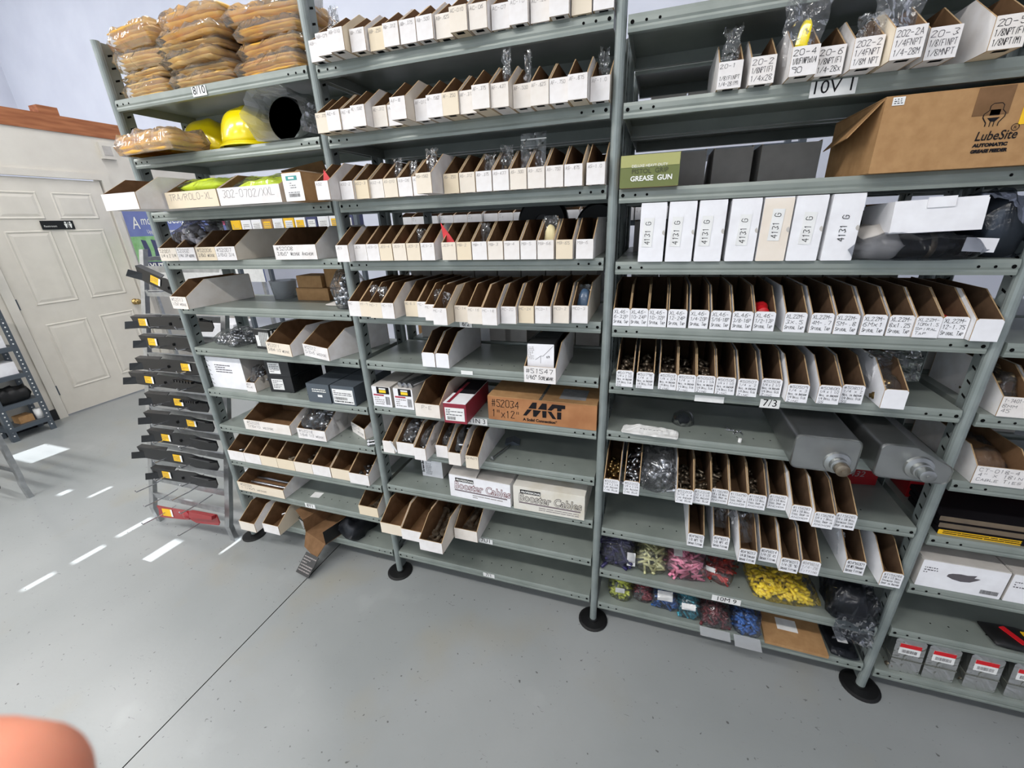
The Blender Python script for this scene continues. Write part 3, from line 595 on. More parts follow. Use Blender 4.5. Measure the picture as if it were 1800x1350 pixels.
def bars_print(parent, x0, x1, z0, z1, y, seed=0, m='ink'):
    rnd = random.Random(seed); q = MB(); x = x0
    while x < x1:
        w = rnd.choice((.0005,.0008,.0012)); q.quad((x,y,z0),(x+w,y,z0),(x+w,y,z1),(x,y,z1)); x += w + rnd.choice((.0006,.0009,.0014))
    return obj('barcode', q, [m], parent)
# ---- top shelf nearest the door: bagged folded workwear
ZA = SZ['A'][0]
pile = [(.152,.15,0,.245,.055,'oilskin_pale','bottom bag of the stack beside the corner post'), (.155,.155,.056,.245,.030,'oilskin_pale','second bag up in the stack beside the corner post'), (.153,.15,.088,.24,.058,'oilskin_pale','third bag up in the stack beside the corner post'), (.150,.15,.147,.245,.070,'oilskin','orange-yellow topmost bag of the stack beside the corner post'),
        (.432,.14,0,.29,.040,'oilskin_pale','bottom bag of the middle stack above the shelf label'), (.430,.15,.041,.29,.026,'oilskin_pale','second bag up in the middle stack'), (.420,.13,.068,.28,.034,'oilskin_pale','third bag up in the middle stack'), (.415,.14,.103,.29,.026,'oilskin_pale','fourth bag up in the middle stack'), (.435,.13,.130,.31,.036,'oilskin','fifth bag up in the middle stack'), (.440,.15,.167,.29,.052,'oilskin','crowning bag of the middle stack'),
        (.735,.14,0,.29,.054,'oilskin','bottom bag of the stack beside the tall post'), (.745,.15,.055,.28,.042,'oilskin','second bag up in the stack beside the tall post'), (.750,.14,.098,.26,.040,'oilskin','third bag up in the stack beside the tall post'), (.730,.15,.139,.30,.045,'oilskin','top bag of the stack beside the tall post')]
for i, (x, y, dz, w, h, mm, lab) in enumerate(pile):
    bag('folded yellow workwear in clear plastic, ' + lab, x, y, ZA + dz, w*1.03, .27, h*1.04, mm, random.uniform(-7, 7), 'film_amber', i*1.7, .008, 1.02, 9.0, name='workwear_bag', group='bagged workwear on the top shelf')
t = thing('boxed_item_bag', 'white carton standing in a clear bag on top of the yellow workwear', 'bag', (.765, .13, ZA+.186))
obj('carton_body', B(-.055, .035, -.05, .05, 0, .082), ['label_white'], t); plate(t, 'sticker', -.02, .01, .02, .06, -.0504, 'faded_ink')
obj('plastic_film', pillow(.19, .14, .125, 31, .012, 16, 12), ['film_milky'], t)
# ---- second shelf: bag, two safety helmets, dark roll in clear plastic
ZB = SZ['A'][1]
bag('long bag of tan workwear poking out past the corner post', .195, .0, ZB, .33, .15, .066, 'oilskin', -4, 'film_amber', 41, .010, 1.04, 9.0, name='workwear_bag', tail=(.07, .09, -2))
def helmet(label, x, y, z, yaw, ts=1.0):
    t = thing('safety_helmet', label, 'helmet', (x, y, z+.001), R(yaw), 'yellow safety helmets')
    m = MB(); rings = []; n = 40
    for k in range(15):
        a = k/14*math.pi/2; r = math.cos(a)**.62; zz = .018 + .118*math.sin(a)**.9
        ring = []
        for i in range(n):
            th = 2*math.pi*i/n; x_, y_ = .098*r*math.cos(th), .122*r*math.sin(th)
            rid = .008*math.exp(-(x_/.016)**2)*min(1, k/3); ring.append((x_, y_, zz + rid))
        rings.append(ring)
    m.ring_surface(rings, 0); obj('shell', m, ['hat_yellow'], t, smooth=True)
    b = MB(); A = []; Bt = []
    for i in range(n):
        th = 2*math.pi*i/n; pk = max(0, -math.sin(th))**3*.038; r1, r2 = 1.0, 1.0
        A.append((.099*math.cos(th), .123*math.sin(th), .022)); Bt.append(((.099+.012)*math.cos(th), (.123+.012+pk)*math.sin(th), .010 - pk*.15))
    b.ring_surface([A, Bt, [(p[0], p[1], p[2]-.003) for p in Bt], [(p[0]*.98, p[1]*.98, p[2]-.006) for p in A]], 0, cap=False)
    obj('brim', b, ['hat_yellow'], t, smooth=True)
    return t
helmet('yellow safety helmet half hidden behind the nearer one', .212, .19, ZB, 60)
helmet('whole yellow safety helmet facing out beside the dark roll', .492, .125, ZB, 42)
t = thing('bagged_roll', 'black roll inside a clear plastic bag beside the yellow helmets', 'bag', (.735, .03, ZB+.001))
m = MB(); m.lathe([(.063,0),(.066,.003),(.066,.21),(.001,.21),(.001,.200),(.060,.200),(.061,.003),(.063,0)], 32, 0, (0,0,.070), axis=1, sx=1.15)
for i in range(len(m.v)): m.v[i] = (m.v[i][0], -m.v[i][1] + .02, m.v[i][2])
obj('roll', m, ['rubber_black'], t, smooth='angle')
rg = MB(); rings = []
for k in range(12):
    ring = []
    for i in range(44):
        a = 2*math.pi*i/44; rr = .079 + .016*math.sin(k/11*math.pi) + .016*nz(math.cos(a)*3.5, math.sin(a)*3.5, k*.45, 9) + (.03*(1-k/4) if k < 4 else 0)*(.6+.7*abs(nz(math.cos(a)*2, math.sin(a)*2, 3, 4)))
        ring.append((rr*1.12*math.cos(a), -.045 + k*.024, min(.148, max(.001, .074 + rr*math.sin(a)*.90))))
    rings.append(ring)
rg.ring_surface(rings, 0, cap=False); obj('plastic_film', rg, ['film_milky'], t)
# ---- third shelf: vests, cream carton, green bag
ZC = SZ['A'][2]
for i, (x, y, dz, w, lab) in enumerate(((.408,.03,.004,.222,'lower folded lime vest in the tray nearer the door'), (.41,.035,.048,.215,'upper folded lime vest in the tray nearer the door'), (.665,.03,.004,.245,'folded lime vest in the long tray with the brown flap'))):
    bag(lab, x, y, ZC + dz, w, .24, .048 if i < 2 else .085, 'hivis', 0, 'film', 60+i, .008, 1.0, name='safety_vest', cat='vest', group='lime vests in the trays')
obj('flap', B(-.10, .10, 0, .003, 0, .055), ['card_brown'], tag(thing('card_divider', 'brown cardboard divider standing behind the lime vests', 'divider', (.675, .165, ZC+.085), (R(18), R(-6), 0)), None, None))
t, o = carton('cream_carton', 'small cream carton with a teal label beside the red tag', .853, -.105, ZC, .075, .26, .083, 'card_edge', 0, 'kraft', 'kraft')
o.data.materials[0] = MATS['label_white']
mat('teal_print', (66, 150, 146), 0.6); plate(t, 'teal_band', -.022, .020, .060, .072, -.0003, 'teal_print'); plate(t, 'band_text', -.012, .010, .063, .069, -.0010, 'label_white'); lines_print(t, -.012, .012, .036, .055, 3, -.0006, seed=3); bars_print(t, -.022, .022, .012, .022, -.0006, 4, 'faded_ink'); lines_print(t, -.022, .022, .023, .028, 1, -.0006, seed=5)
bag('green item in a clear bag lying behind the cream carton', .80, .20, ZC, .19, .12, .085, None, 0, 'film', 71, .01, kind=(14, .016, .06, 'hivis', ('cyl',)))
# ---- fourth shelf: grey bag lying on the first bins
t = bag('clear bag of dark grey fittings slumped over the first two bins', .135, .10, SZ['A'][3]+.056, .16, .15, .088, None, 8, 'film', 81, .016, kind=(40, .011, .05, ['plastic_grey'], ('cyl',)))
# ---- fifth shelf: bag of screws, kraft cartons far back, clear tub
bag('upright clear bag of shiny zinc anchors beside the shelf post', .838, .085, SZ['A'][4], .085, .11, .14, None, 0, 'film', 91, .014, kind=(60, .006, .03, ['zinc'], ('screw',)))
t = thing('plastic_tub', 'small cloudy plastic tub standing on the bare fifth shelf', 'tub', (.365, .235, SZ['A'][4]+.001)); obj('tub_wall', MB().lathe([(.001,0),(.048,0),(.056,.075),(.058,.078),(.054,.078),(.046,.004),(.001,.004)], 20), ['film_milky'], t, smooth=True)
for i, (x, y, w, d, h, lab) in enumerate(((.56,.19,.17,.10,.052,'low brown carton beneath the cluttered back of the fifth shelf'), (.74,.20,.15,.10,.050,'flat brown carton lying next to the bag of anchors'), (.55,.195,.13,.09,.05,'dark brown carton stacked on the low carton'), (.67,.215,.10,.085,.11,'tall tan carton standing on the two low cartons'))):
    carton('brown_carton', lab, x, y, SZ['A'][4] + (.0535 if i > 1 else 0), w, d, h, 'kraft', group='brown cartons at the back of the fifth shelf')
for s in (0,):
    t = thing('paper_packet', 'crumpled grey paper packet lying flat near the tan carton', 'packet', (.77, .11, SZ['A'][4]+.001)); obj('packet_body', pillow(.11, .07, .012, 97, .004), ['card_grey'], t, smooth=True)
# ---- sixth shelf
Z6 = SZ['A'][5]
bag('crumpled clear bag of silver clips lying flat near the corner post', .165, .12, Z6, .20, .16, .05, None, -12, 'film', 101, .014, kind=(70, .005, .03, ['zinc'], ('screw',)))
t, o = carton('striped_carton', 'black and white striped carton beside the first bin', .385, .04, Z6, .095, .24, .085, 'dark_plastic', -6, 'dark_plastic')
q = MB()
for k in range(14):
    a = -.040 + k*.0062; q.quad((a, -.0008, .012), (a+.0026, -.0008, .012), (min(a+.032,.047), -.0008, .075), (min(a+.029,.0445), -.0008, .075))
    q.quad((.0478, .004+k*.017, .006), (.0478, .011+k*.017, .006), (.0478, .018+k*.017, .080), (.0478, .011+k*.017, .080)); q.quad((-.047, .004+k*.016, .0853), (.047, .008+k*.016, .0853), (.047, .014+k*.016, .0853), (-.047, .010+k*.016, .0853))
obj('stripes', q, ['label_white'], t); plate(t, 'sticker', -.036, -.016, .012, .060, -.0012, 'label_white')
# ---- seventh shelf
Z7 = SZ['A'][6]
t, o = carton('white_carton', 'big white carton with printed lines on the seventh shelf', .126, .03, Z7, .215, .17, .152, 'card_white_clean', 0, 'card_grey', 'card_grey')
lines_print(t, -.06, .04, .075, .118, 4, -.0004, seed=8); q = MB()
for k in range(6): q.quad((-.104, -.0004, .02+k*.022), (-.092, -.0004, .014+k*.022), (-.092, -.0004, .0165+k*.022), (-.104, -.0004, .0225+k*.022))
obj('edge_marks', q, ['ink'], t)
make_bin(.268, .02, Z7, .054, 0, 'tiny cardboard tray with a clear bag beside the big white carton', 'small trays', ['#50', 'Blue'], 'faded_ink', L=.12, H=.06, h=.045, sl=.03)
bag('slim clear bag standing in the tiny tray', .268, .085, Z7+.004, .046, .09, .10, None, 0, 'film', 111, .012, kind=(16, .005, .03, ['zinc'], ('screw',)))
for i, (dz, lab) in enumerate(((0, 'lower black ribbed carton with a white sticker'), (.076, 'upper black ribbed carton with a white sticker'))):
    t, o = carton('black_carton', lab, .415, .05, Z7 + dz, .125, .20, .075, 'dark_plastic', 4, 'dark_plastic', group='stacked black cartons')
    plate(t, 'sticker', -.045, .015, .012, .062, -.0008, 'label_white'); lines_print(t, -.04, .01, .018, .058, 5, -.0016, seed=20+i)
    q = MB()
    for k in range(20): q.box(.0625, .064, .006+k*.0097, .010+k*.0097, .006, .068)
    obj('ribs', q, ['black'], t)['kind'] = 'stuff'
for i, (x, lab) in enumerate(((.672, 'grey steel-look carton nearer the black ribbed cartons'), (.792, 'grey carton with a large white barcode sticker beside the post'))):
    t, o = carton('grey_carton', lab, x, -.006 + i*.004, Z7, .115, .26, .083, 'grey_steel', 0, 'grey_steel', group='grey cartons on the seventh shelf')
    if i:
        plate(t, 'sticker', -.050, .050, .006, .068, -.0008, 'label_white'); lines_print(t, -.045, .045, .040, .064, 3, -.0016, seed=30); bars_print(t, -.045, .02, .022, .034, -.0016, 31); lines_print(t, -.045, .045, .010, .020, 1, -.0016, 'ink', seed=32)
    else:
        lines_print(t, -.03, .04, .046, .064, 2, -.0008, 'white_ink', 33); plate(t, 'sticker', -.005, .018, .026, .036, -.0008, 'label_white')
t, o = carton('black_carton', 'black carton with white block lettering set back behind the grey cartons', .60, .235, Z7, .20, .065, .13, 'black', 0, 'black'); printed('MKT', .06, 'white_ink', t, (-.02, -.0008, .05), shear=.35, bold=.002)
# ---- eighth shelf: bags in the second bin, bolts by the post
bag('crumpled clear bags bulging out of the tray on the eighth shelf', .588, .10, SZ['A'][7]+.004, .135, .19, .13, None, 4, 'film', 121, .02, kind=(26, .008, .05, ['zinc'], ('screw',)))
bag('flat clear bag tucked behind the eighth shelf tray', .70, .22, SZ['A'][7]+.06, .16, .10, .05, None, 0, 'film', 123, .014)
# ---- bolts
def bolt_mesh(r, l, nut=None):
    m = MB(); hx = [(1.75*r*math.cos(k*math.pi/3), 1.75*r*math.sin(k*math.pi/3)) for k in range(6)]
    m.ring_surface([[(x,y,0) for x,y in hx], [(x,y,1.2*r) for x,y in hx]], 0); m.tube([(0,0,1.2*r), (0,0,l*.6), (0,0,l*.62), (0,0,l)], [r, r, r*.92, r*.92], 10, 0)
    if nut: m.ring_surface([[(x*1.02,y*1.02,l*nut) for x,y in hx], [(x*1.02,y*1.02,l*nut+1.5*r) for x,y in hx]], 0); m.tube([(0,0,l*nut-.002), (0,0,l*nut)], r*2.1, 12, 0)
    return m
BOLTS = {}
def bolt(x, y, z, r, l, yaw, pitch, label, group, metal='dull_steel', nut=.75):
    k = (r, l, metal, nut)
    if k not in BOLTS: BOLTS[k] = bolt_mesh(r, l, nut).mesh('bolt', [metal])
    o = obj('bolt', BOLTS[k], None, None, (x, y, z), (R(pitch), 0, R(yaw))); tag(o, label, 'bolt', group); return o
ZX = SZ['B'][9]
for i, (x, y, z, yw, lab) in enumerate(((1.172,-.095,.012,-6,'dull bolt lying lowest in the pulled-out bin'), (1.202,-.105,.012,5,'dull bolt lying flat in the middle of the pulled-out bin'), (1.228,-.10,.012,-4,'dull bolt along the side of the pulled-out bin'), (1.186,-.075,.032,9,'upper dull bolt crossing the pulled-out bin'), (1.216,-.07,.034,-10,'topmost dull bolt in the pulled-out bin'))):
    bolt(x, y, ZX+z+.006, .0085, .20, yw, -90, lab, 'bolts in the pulled-out bin')
bolt(1.005, .0, ZX+.016, .008, .17, -8, -90, 'lone dull bolt in the first bin of the tenth middle shelf', 'bolts on the tenth shelf')
bolt(1.115, -.02, ZX+.016, .010, .20, -14, -90, 'plain dull rod bolt in the second bin of the tenth middle shelf', 'bolts on the tenth shelf', nut=None)
for i, (x, yw) in enumerate(((1.285,0),(1.318,4),(1.30,-6))): bolt(x, .01, ZX+.017+(.022 if i == 2 else 0), .010, .19, yw, -90, ('dull bolt at the door side of the fourth tenth-shelf bin','dull bolt at the far side of the fourth tenth-shelf bin','dull bolt on top in the fourth tenth-shelf bin')[i], 'bolts on the tenth shelf')
for i, (x, yw) in enumerate(((.795,-5),(.822,6))): bolt(x, .03, SZ['A'][9]+.014+.018*i, .008, .18, yw-25*i, -90, ('lower grey bolt in the bin beside the middle post','upper grey bolt in the bin beside the middle post')[i], 'bolts beside the middle post')
bolt(.128, -.03, SZ['A'][10]+.016, .009, .12, -40, -90, 'pale bolt lying in the first bottom-shelf bin by the corner post', 'bolts on the bottom shelf', 'zinc', nut=None)
bolt(.255, .0, SZ['A'][10]+.014, .008, .14, -30, -90, 'dull bolt lying in the second bottom-shelf bin', 'bolts on the bottom shelf', nut=None)
for i, y in enumerate((.05, .09)):
    o = obj('threaded_rod', MB().tube([(-.13,0,0),(.13,0,0)], .007, 10), ['zinc'], None, (.175, y, SZ['A'][9]+.0135)); tag(o, ('nearer','farther')[i] + ' bright steel rod lying in the wide tenth-shelf tray', 'rod', 'steel rods')
for i in range(3): bolt(1.062+.022*i, .005, SZ['B'][6]+.095, .0075, .16, -18, -90, ('first','second','third')[i] + ' zinc bolt from the door end atop the striped label boxes', 'zinc bolts on the label boxes', 'zinc', nut=None)
bolt(1.421, .012, SZ['B'][7]+.010, .0048, .12, -17, -90, 'single zinc bolt lying on the bare eighth middle shelf', 'bolts on the eighth shelf', 'zinc', nut=None)
t = thing('bracket', 'small bent grey bracket behind the lone zinc bolt', 'bracket', (1.46, .14, SZ['B'][7]+.001), R(12)); obj('bracket_plate', MB().prism([(-.03,0),(.03,0),(.03,.004),(.004,.018),(-.03,.006)], 0, .05, 1), ['grey_steel'], t)
for i, (x, y) in enumerate(((.853, .02), (.868, .0))): bolt(x, y, SZ['A'][7]+.012, .006, .10, -60, -90, ('nearer','farther')[i] + ' zinc bolt beside the tilted tray by the middle post', 'zinc bolts by the tilted tray', 'zinc')
for k, (r_, i, mt) in enumerate((('A9',0,'zinc'),('A9',3,'dull_steel'),('A9',4,'dull_steel'),('A9',7,'zinc'))):
    x, y, w, _ = BINS[r_][i]; o = obj('loose_fittings', heap(18, w*.8, .18, .03, .005, .05, 130+k, ('screw',)), [mt], None, (x, y+.12, SZ['A'][8]+.004), smooth=True); tag(o, f'loose metal fittings in the {ORD[i+1]} bin of the ninth shelf nearest the door', 'fittings', kind='stuff')
# ---- bottom shelf: opened striped carton, foil packet
t = thing('opened_carton', 'torn-open striped carton hanging off the bottom shelf', 'carton', (.485, -.035, SZ['A'][10]+.001), R(-16)); m = MB()
m.box(-.085, .085, .0, .25, 0, .003, 0); m.box(-.085, -.082, 0, .25, .003, .075, [1,0,0,0,0,0]); m.box(.082, .085, 0, .25, .003, .075, [0,1,0,0,0,0]); m.box(-.082, .082, .247, .25, .003, .075)
obj('carton_body', m, ['card_brown', 'black'], t)
fl = obj('side_flap', B(-.003, 0, 0, .23, 0, .06), ['card_brown'], t, (-.085, .0, .075), (0, R(-48), 0)); q = MB()
for k in range(22): q.quad((-.0034, .004+k*.0102, .002), (-.0034, .008+k*.0102, .002), (-.0034, .008+k*.0102, .058), (-.0034, .004+k*.0102, .058))
obj('stripes', q, ['label_white'], fl)
fl = obj('front_flap', MB().prism([(-.085,0),(.082,0),(.05,-.085),(-.06,-.065)], 0, .003, 1), ['card_brown'], t, (0, 0, .003), (R(-32), 0, 0))
fl = obj('torn_flap', MB().prism([(0,0),(.045,.0),(.030,-.06),(.020,-.066)], 0, .003, 1), ['dark_plastic'], t, (-.125, .0, .07), (R(6), R(8), 0)); q = MB()
for k in range(9): q.quad((.006+.0016*k,-.0006,-.004-.0068*k), (.040-.0012*k,-.0006,-.004-.0068*k), (.040-.0012*k,-.0006,-.0072-.0068*k), (.006+.0016*k,-.0006,-.0072-.0068*k))
obj('stripes', q, ['label_white'], fl)
fl = obj('hanging_label', B(-.045, .045, -.003, 0, -.095, 0), ['dark_plastic'], t, (.02, -.040, -.060), (R(-50), 0, R(6))); lines_print(fl, -.04, .04, -.085, -.01, 6, -.0036, 'pencil', 61)
t = thing('foil_packet', 'crumpled dark foil packet in clear film beside the torn carton', 'packet', (.668, .11, SZ['A'][10]+.001), R(-10)); obj('packet_body', pillow(.11, .26, .10, 141, .016), ['dark_plastic'], t, smooth=True); obj('plastic_film', pillow(.12, .27, .104, 141, .02), ['film_dark'], t)
o = obj('paper_scrap', B(-.025, .025, -.02, .02, 0, .001), ['label_white'], None, (.455, .06, SZ['A'][9]+.0006), (0,0,R(6))); tag(o, 'small white paper scrap lying on the tenth shelf nearest the door', 'paper')

# ------------------------------------------------------------------ middle bay
mat('red_tag', (205, 26, 36), 0.45); mat('cream_cloth', (232, 218, 170), 0.7, 0, (216, 200, 150), 20, bump=.1); mat('blue_film', (70, 92, 118), 0.25)
def upright_bag(label, x, y, z, w, h, seed, film='film', lean=0, curl=0.0, taper=.1, group='clear bags sticking out of bins', inside=None, yaw=0):
    t = thing('plastic_bag', label, 'bag', (x, y, z), (R(lean), 0, R(yaw)), group)
    obj('plastic_film', sheet(w, h, seed, .012, curl=curl, taper=taper), [film], t)
    if inside: q = obj('contents', heap(inside[0], w*.85, .03, h*.45, inside[1], inside[2], seed, ('screw',)), [inside[3]], t, smooth=True); q['kind'] = 'stuff'
    return t
def red_pennant(label, x, y, z, w, h, lean):
    o = obj('red_tag', MB().prism([(-w/2,0),(w/2,0),(w*.15,h*.45),(-w*.35,h),(-w*.42,h*.4)], 0, .0025, 1), ['red_tag'], None, (x, y, z), (R(-12), R(lean), R(10))); return tag(o, label, 'tag', 'red pointed tags in bins')
def bx(r, i): return BINS[r][i][0], BINS[r][i][1], SZ[r[0]][int(r[1:]) - (0 if r[0] == 'C' else 1)]
x, y, z = bx('B3', 0); red_pennant('red tag poking up in the first bin of the third middle shelf', x, y+.03, z+.045, .036, .045, 0)
x, y, z = bx('B4', 7); red_pennant('tall pointed red tag in the eighth bin of the fourth middle shelf', x-.005, y+.03, z+.035, .042, .085, -14)
for r, i, lab in (('B3',3,'scrap of red plastic in the fourth bin of the third middle shelf'), ('B4',4,'scrap of red plastic in the fifth bin of the fourth middle shelf'), ('B4',6,'scrap of red plastic in the seventh bin of the fourth middle shelf')):
    x, y, z = bx(r, i); o = obj('red_scrap', pillow(.034, .06, .055, 150+i, .006, 8, 6), ['red_tag'], None, (x, y+.09, z+.004)); tag(o, lab, 'plastic')
ub = [('B2',12,.022,.135,'thirteenth'), ('B2',13,.020,.135,'fourteenth'), ('B2',17,.026,.125,'eighteenth'), ('B1',1,.04,.13,'second'), ('B3',4,.036,.11,'fifth'), ('B3',5,.03,.10,'sixth'), ('B3',7,.036,.115,'eighth'), ('B3',10,.040,.10,'eleventh'), ('B3',11,.04,.12,'twelfth'),
      ('B4',5,.036,.09,'sixth'), ('B4',9,.036,.10,'tenth'), ('B5',1,.036,.095,'second'), ('B5',2,.034,.09,'third'), ('B5',6,.038,.085,'seventh'), ('B5',7,.036,.085,'eighth')]
for k, (r, i, w, h, o_) in enumerate(ub):
    x, y, z = bx(r, i); upright_bag(f'clear film bag sticking up from the {o_} bin on the {ORD[int(r[1:])]} middle shelf', x, y+.05, z+.006, w, h, 160+k, lean=-8, inside=(14, .004, .022, 'dull_steel') if r in ('B3','B5') else None)
x, y, z = bx('B3', 12); t = thing('zip_bag', 'clear zip bag of small parts hung across the third middle shelf bins', 'bag', (1.595, y+.075, z+.112), (R(-6), 0, 0)); obj('plastic_film', sheet(.075, .10, 181, .006), ['film'], t, (0,0,-.062)); obj('zip_strip', B(-.0375, .0375, -.001, .001, .020, .0225), ['white_ink'], t)
x, y, z = bx('B4', 13); t = thing('cloth_bag', 'cream cloth packet in clear film in the fourteenth bin of the fourth middle shelf', 'packet', (x, y+.06, z+.004), (R(-5),0,0)); obj('packet_body', pillow(.036, .03, .088, 183, .004, 10, 8), ['cream_cloth'], t, smooth=True); obj('plastic_film', sheet(.044, .115, 184, .008), ['film'], t, (0,.005,0))
x, y, z = bx('B5', 15); t = thing('blue_packet', 'dark blue packet in clear film in the last bin of the fifth middle shelf', 'packet', (x, y+.075, z+.004), (R(-10),0,0)); obj('packet_body', pillow(.040, .05, .085, 186, .005, 10, 8), ['blue_film'], t, smooth=True); obj('plastic_film', sheet(.045, .10, 187, .008), ['film'], t)
# white carton inside the lettered bin of the sixth shelf
t, o = carton('screw_carton', 'white carton with black perforated edges standing in the hand-lettered bin', 1.638, -.070, SZ['B'][5]+.004, .084, .22, .118, 'card_white_clean', 0, 'black', 'black', rot=(R(-4), 0, R(3)))
q = MB(); q.tube([(-.016,-.0005,.066),(0,-.0005,.078),(.008,-.0005,.078),(.040,-.0005,.112)], .0005, 4); q.tube([(0,-.0005,.078),(0,-.0005,.055)], .0005, 4); obj('fold_line', q, ['faded_ink'], t)
lines_print(t, -.040, -.020, .066, .108, 9, -.0005, 'pencil', 190); printed('69', .011, 'ink', t, (.018, -.0006, .072))
# seventh shelf: two label boxes, lone bin, red and white carton, brown carton
mat('maroon', (140, 36, 54), 0.5); mat('print_yellow', (240, 205, 40), 0.5); mat('print_red', (170, 50, 70), 0.6)
Z7 = SZ['B'][6]
for i, (x, lab) in enumerate(((.980, 'white label box with black and yellow print beside the post'), (1.077, 'white label box with three zinc bolts on top'))):
    t, o = carton('anchor_box', lab, x, -.004, Z7, .084, .25, .086, 'card_white_clean', 0, 'card_grey', 'card_grey', group='printed label boxes')
    plate(t, 'black_panel', -.020, .036, .055, .083, -.0004, 'ink'); plate(t, 'yellow_panel', -.008, .022, .060, .071, -.0012, 'print_yellow'); plate(t, 'white_panel', -.008, .022, .073, .079, -.0012, 'label_white'); plate(t, 'red_strip', -.036, .010, .046, .052, -.0006, 'print_red'); bars_print(t, .016, .034, .010, .044, -.0006, 200+i); lines_print(t, -.034, .010, .008, .042, 4, -.0006, 'pencil', 202+i)
make_bin(1.203, -.048, Z7, .1015, 0, 'broad blank white bin between the label boxes and the maroon carton', 'cardboard bins on the seventh shelf of the middle bay', ['P-E'], 'pencil', mark_h=.02, align=.5)
t, o = carton('maroon_carton', 'maroon and white carton with a white sticker beside the brown carton', 1.325, -.068, Z7, .086, .235, .078, 'maroon', 2, 'card_white_clean', 'maroon')
plate(t, 'sticker', -.038, .036, .010, .060, -.0008, 'label_white'); lines_print(t, -.034, .03, .030, .056, 4, -.0016, 'ink', 210); bars_print(t, -.03, .0, .014, .026, -.0016, 211); obj('dark_top_panel', B(-.0425, .0425, .09, .234, .0782, .0788), ['ink'], t); obj('maroon_stripe', B(-.030, -.018, .002, .20, .0790, .0794), ['maroon'], t)
t, o = carton('brown_carton', 'long brown carton with heavy black block letters on the seventh middle shelf', 1.618, -.004, Z7, .385, .27, .092, 'kraft_orange', 0, 'kraft', None, group='long brown cartons')
hm = hand(['#52034', '1"x12"'], .105, .080, 'ink', .0022, 5, .3); obj('handwriting', hm, ['ink'], t, (-.178, -.0006, .004))
# block letters M K T with the white slit
def blocks(polys): 
    q = MB()
    for p in polys: q.prism(p, -.0009, -.0003, 1)
    return q
s = .001
LG = [[(355,155),(450,155),(435,310),(260,300)], [(240,325),(340,330),(215,482),(140,475)], [(365,335),(540,355),(430,505),(365,500)], [(565,172),(662,180),(662,330),(470,315)], [(565,355),(660,360),(652,525),(570,520)],
      [(780,190),(1055,215),(1055,300),(980,300),(975,355),(885,355),(885,285),(830,285),(765,345),(680,330)], [(680,365),(760,370),(865,550),(790,545)], [(885,380),(975,383),(970,555),(885,550)]]
LG = [[((x-140)/920*.150, (480+.09*(x-140)-y)/325*.050) for x, y in p][::-1] for p in LG]
obj('block_letters', blocks(LG), ['ink'], t, (-.062, 0, .028))
printed('A Solid Connection*', .0145, 'ink', t, (-.062, -.0007, .009), bold=.0006)
obj('tape', B(-.005, .005, 0, .27, .0922, .0926), ['film_amber'], t); obj('packing_slip', B(.06, .15, .03, .12, .0922, .0928), ['film_milky'], t)
# eighth shelf bags
for k, (i, w, h, mt, lab) in enumerate(((1,.07,.10,'zinc','clear bag of bolt heads in the second bin of the eighth middle shelf'), (2,.044,.09,'zinc','clear bag of hex heads in the third bin of the eighth middle shelf'), (3,.04,.08,'dull_steel','dark bag of fittings in the fourth bin of the eighth middle shelf'), (4,.04,.10,'zinc','crumpled clear bag in the fifth bin of the eighth middle shelf'))):
    x, y, z = bx('B8', i); bag(lab, x, y+.13, z+.004, w, .20, h, None, 0, 'film', 220+k, .012, 1.0, kind=(20, .006, .04, [mt], ('screw',)))
t = thing('bent_flap', 'loose white card flap hanging from the second bin of the eighth middle shelf', 'card', (1.03, -.036, SZ['B'][7]+.012), (R(14), R(-18), 0)); obj('card_flap', MB().prism([(-.012,-.012),(.004,-.004),(.006,.05),(.0,.052)], 0, .0025, 1), ['card_white_clean'], t)
# ninth shelf: booster cable cartons and a small white box
Z9 = SZ['B'][8]
mat('dusty_white', (222, 218, 208), 0.85, 0, (196, 184, 156), 7, detail=6, lo=.45, hi=.75); mat('outline_print', (132, 90, 92), 0.7); mat('grey_print', (120, 108, 112), 0.7); mat('outline_faded', (112, 106, 102), 0.8)
for i, (x, y, w, h, face, pr, lab) in enumerate(((1.366, -.004, .262, .105, 'card_white_clean', 'outline_print', 'clean white booster cable carton with a lifted flap'), (1.645, -.008, .272, .105, 'dusty_white', 'outline_faded', 'dusty stained booster cable carton beside the post'))):
    t, o = carton('cable_carton', lab, x, y, Z9, w, .24, h, face, 0 if i else -2, 'card_grey' if not i else 'dusty_white', face, group='booster cable cartons')
    plate(t, 'black_band', -w*.5+.028, -w*.5+.108, h*.72, h*.88, -.0004, 'ink'); printed('PROFESSIONAL', .0125, 'white_ink', t, (-w*.5+.031, -.0014, h*.755), shear=.25, sx=.90, bold=.0003)
    a = printed('Booster Cables', .047, pr, t, (-w*.5+.020, -.0008, h*.40), shear=.12, sx=.78, bold=.0022, space=1.05); printed('Booster Cables', .047, face, t, (-w*.5+.020, -.0013, h*.40), shear=.12, sx=.78, bold=-.0004, space=1.05, name='lettering_fill')
    plate(t, 'underline', -w*.5+.022, w*.5-.014, h*.30, h*.35, -.0008, 'grey_print'); lines_print(t, -w*.5+.10, w*.5-.02, h*.08, h*.25, 2, -.0006, 'pencil', 230+i)
    if not i: obj('lifted_flap', B(-.13, -.01, 0, .075, 0, .0025), ['card_grey'], t, (0, .0, h), (R(14), 0, 0))
t, o = carton('small_white_box', 'small white box with black lettering behind the ninth middle shelf bins', 1.10, .10, Z9, .10, .12, .10, 'card_white_clean', 0, 'card_grey', 'card_grey'); printed('Screw-Bolt', .015, 'ink', t, (-.038, -.0008, .02), (R(90), R(-90), 0), bold=.0006); lines_print(t, -.03, .0, .01, .09, 12, -.0006, 'faded_ink', 240)

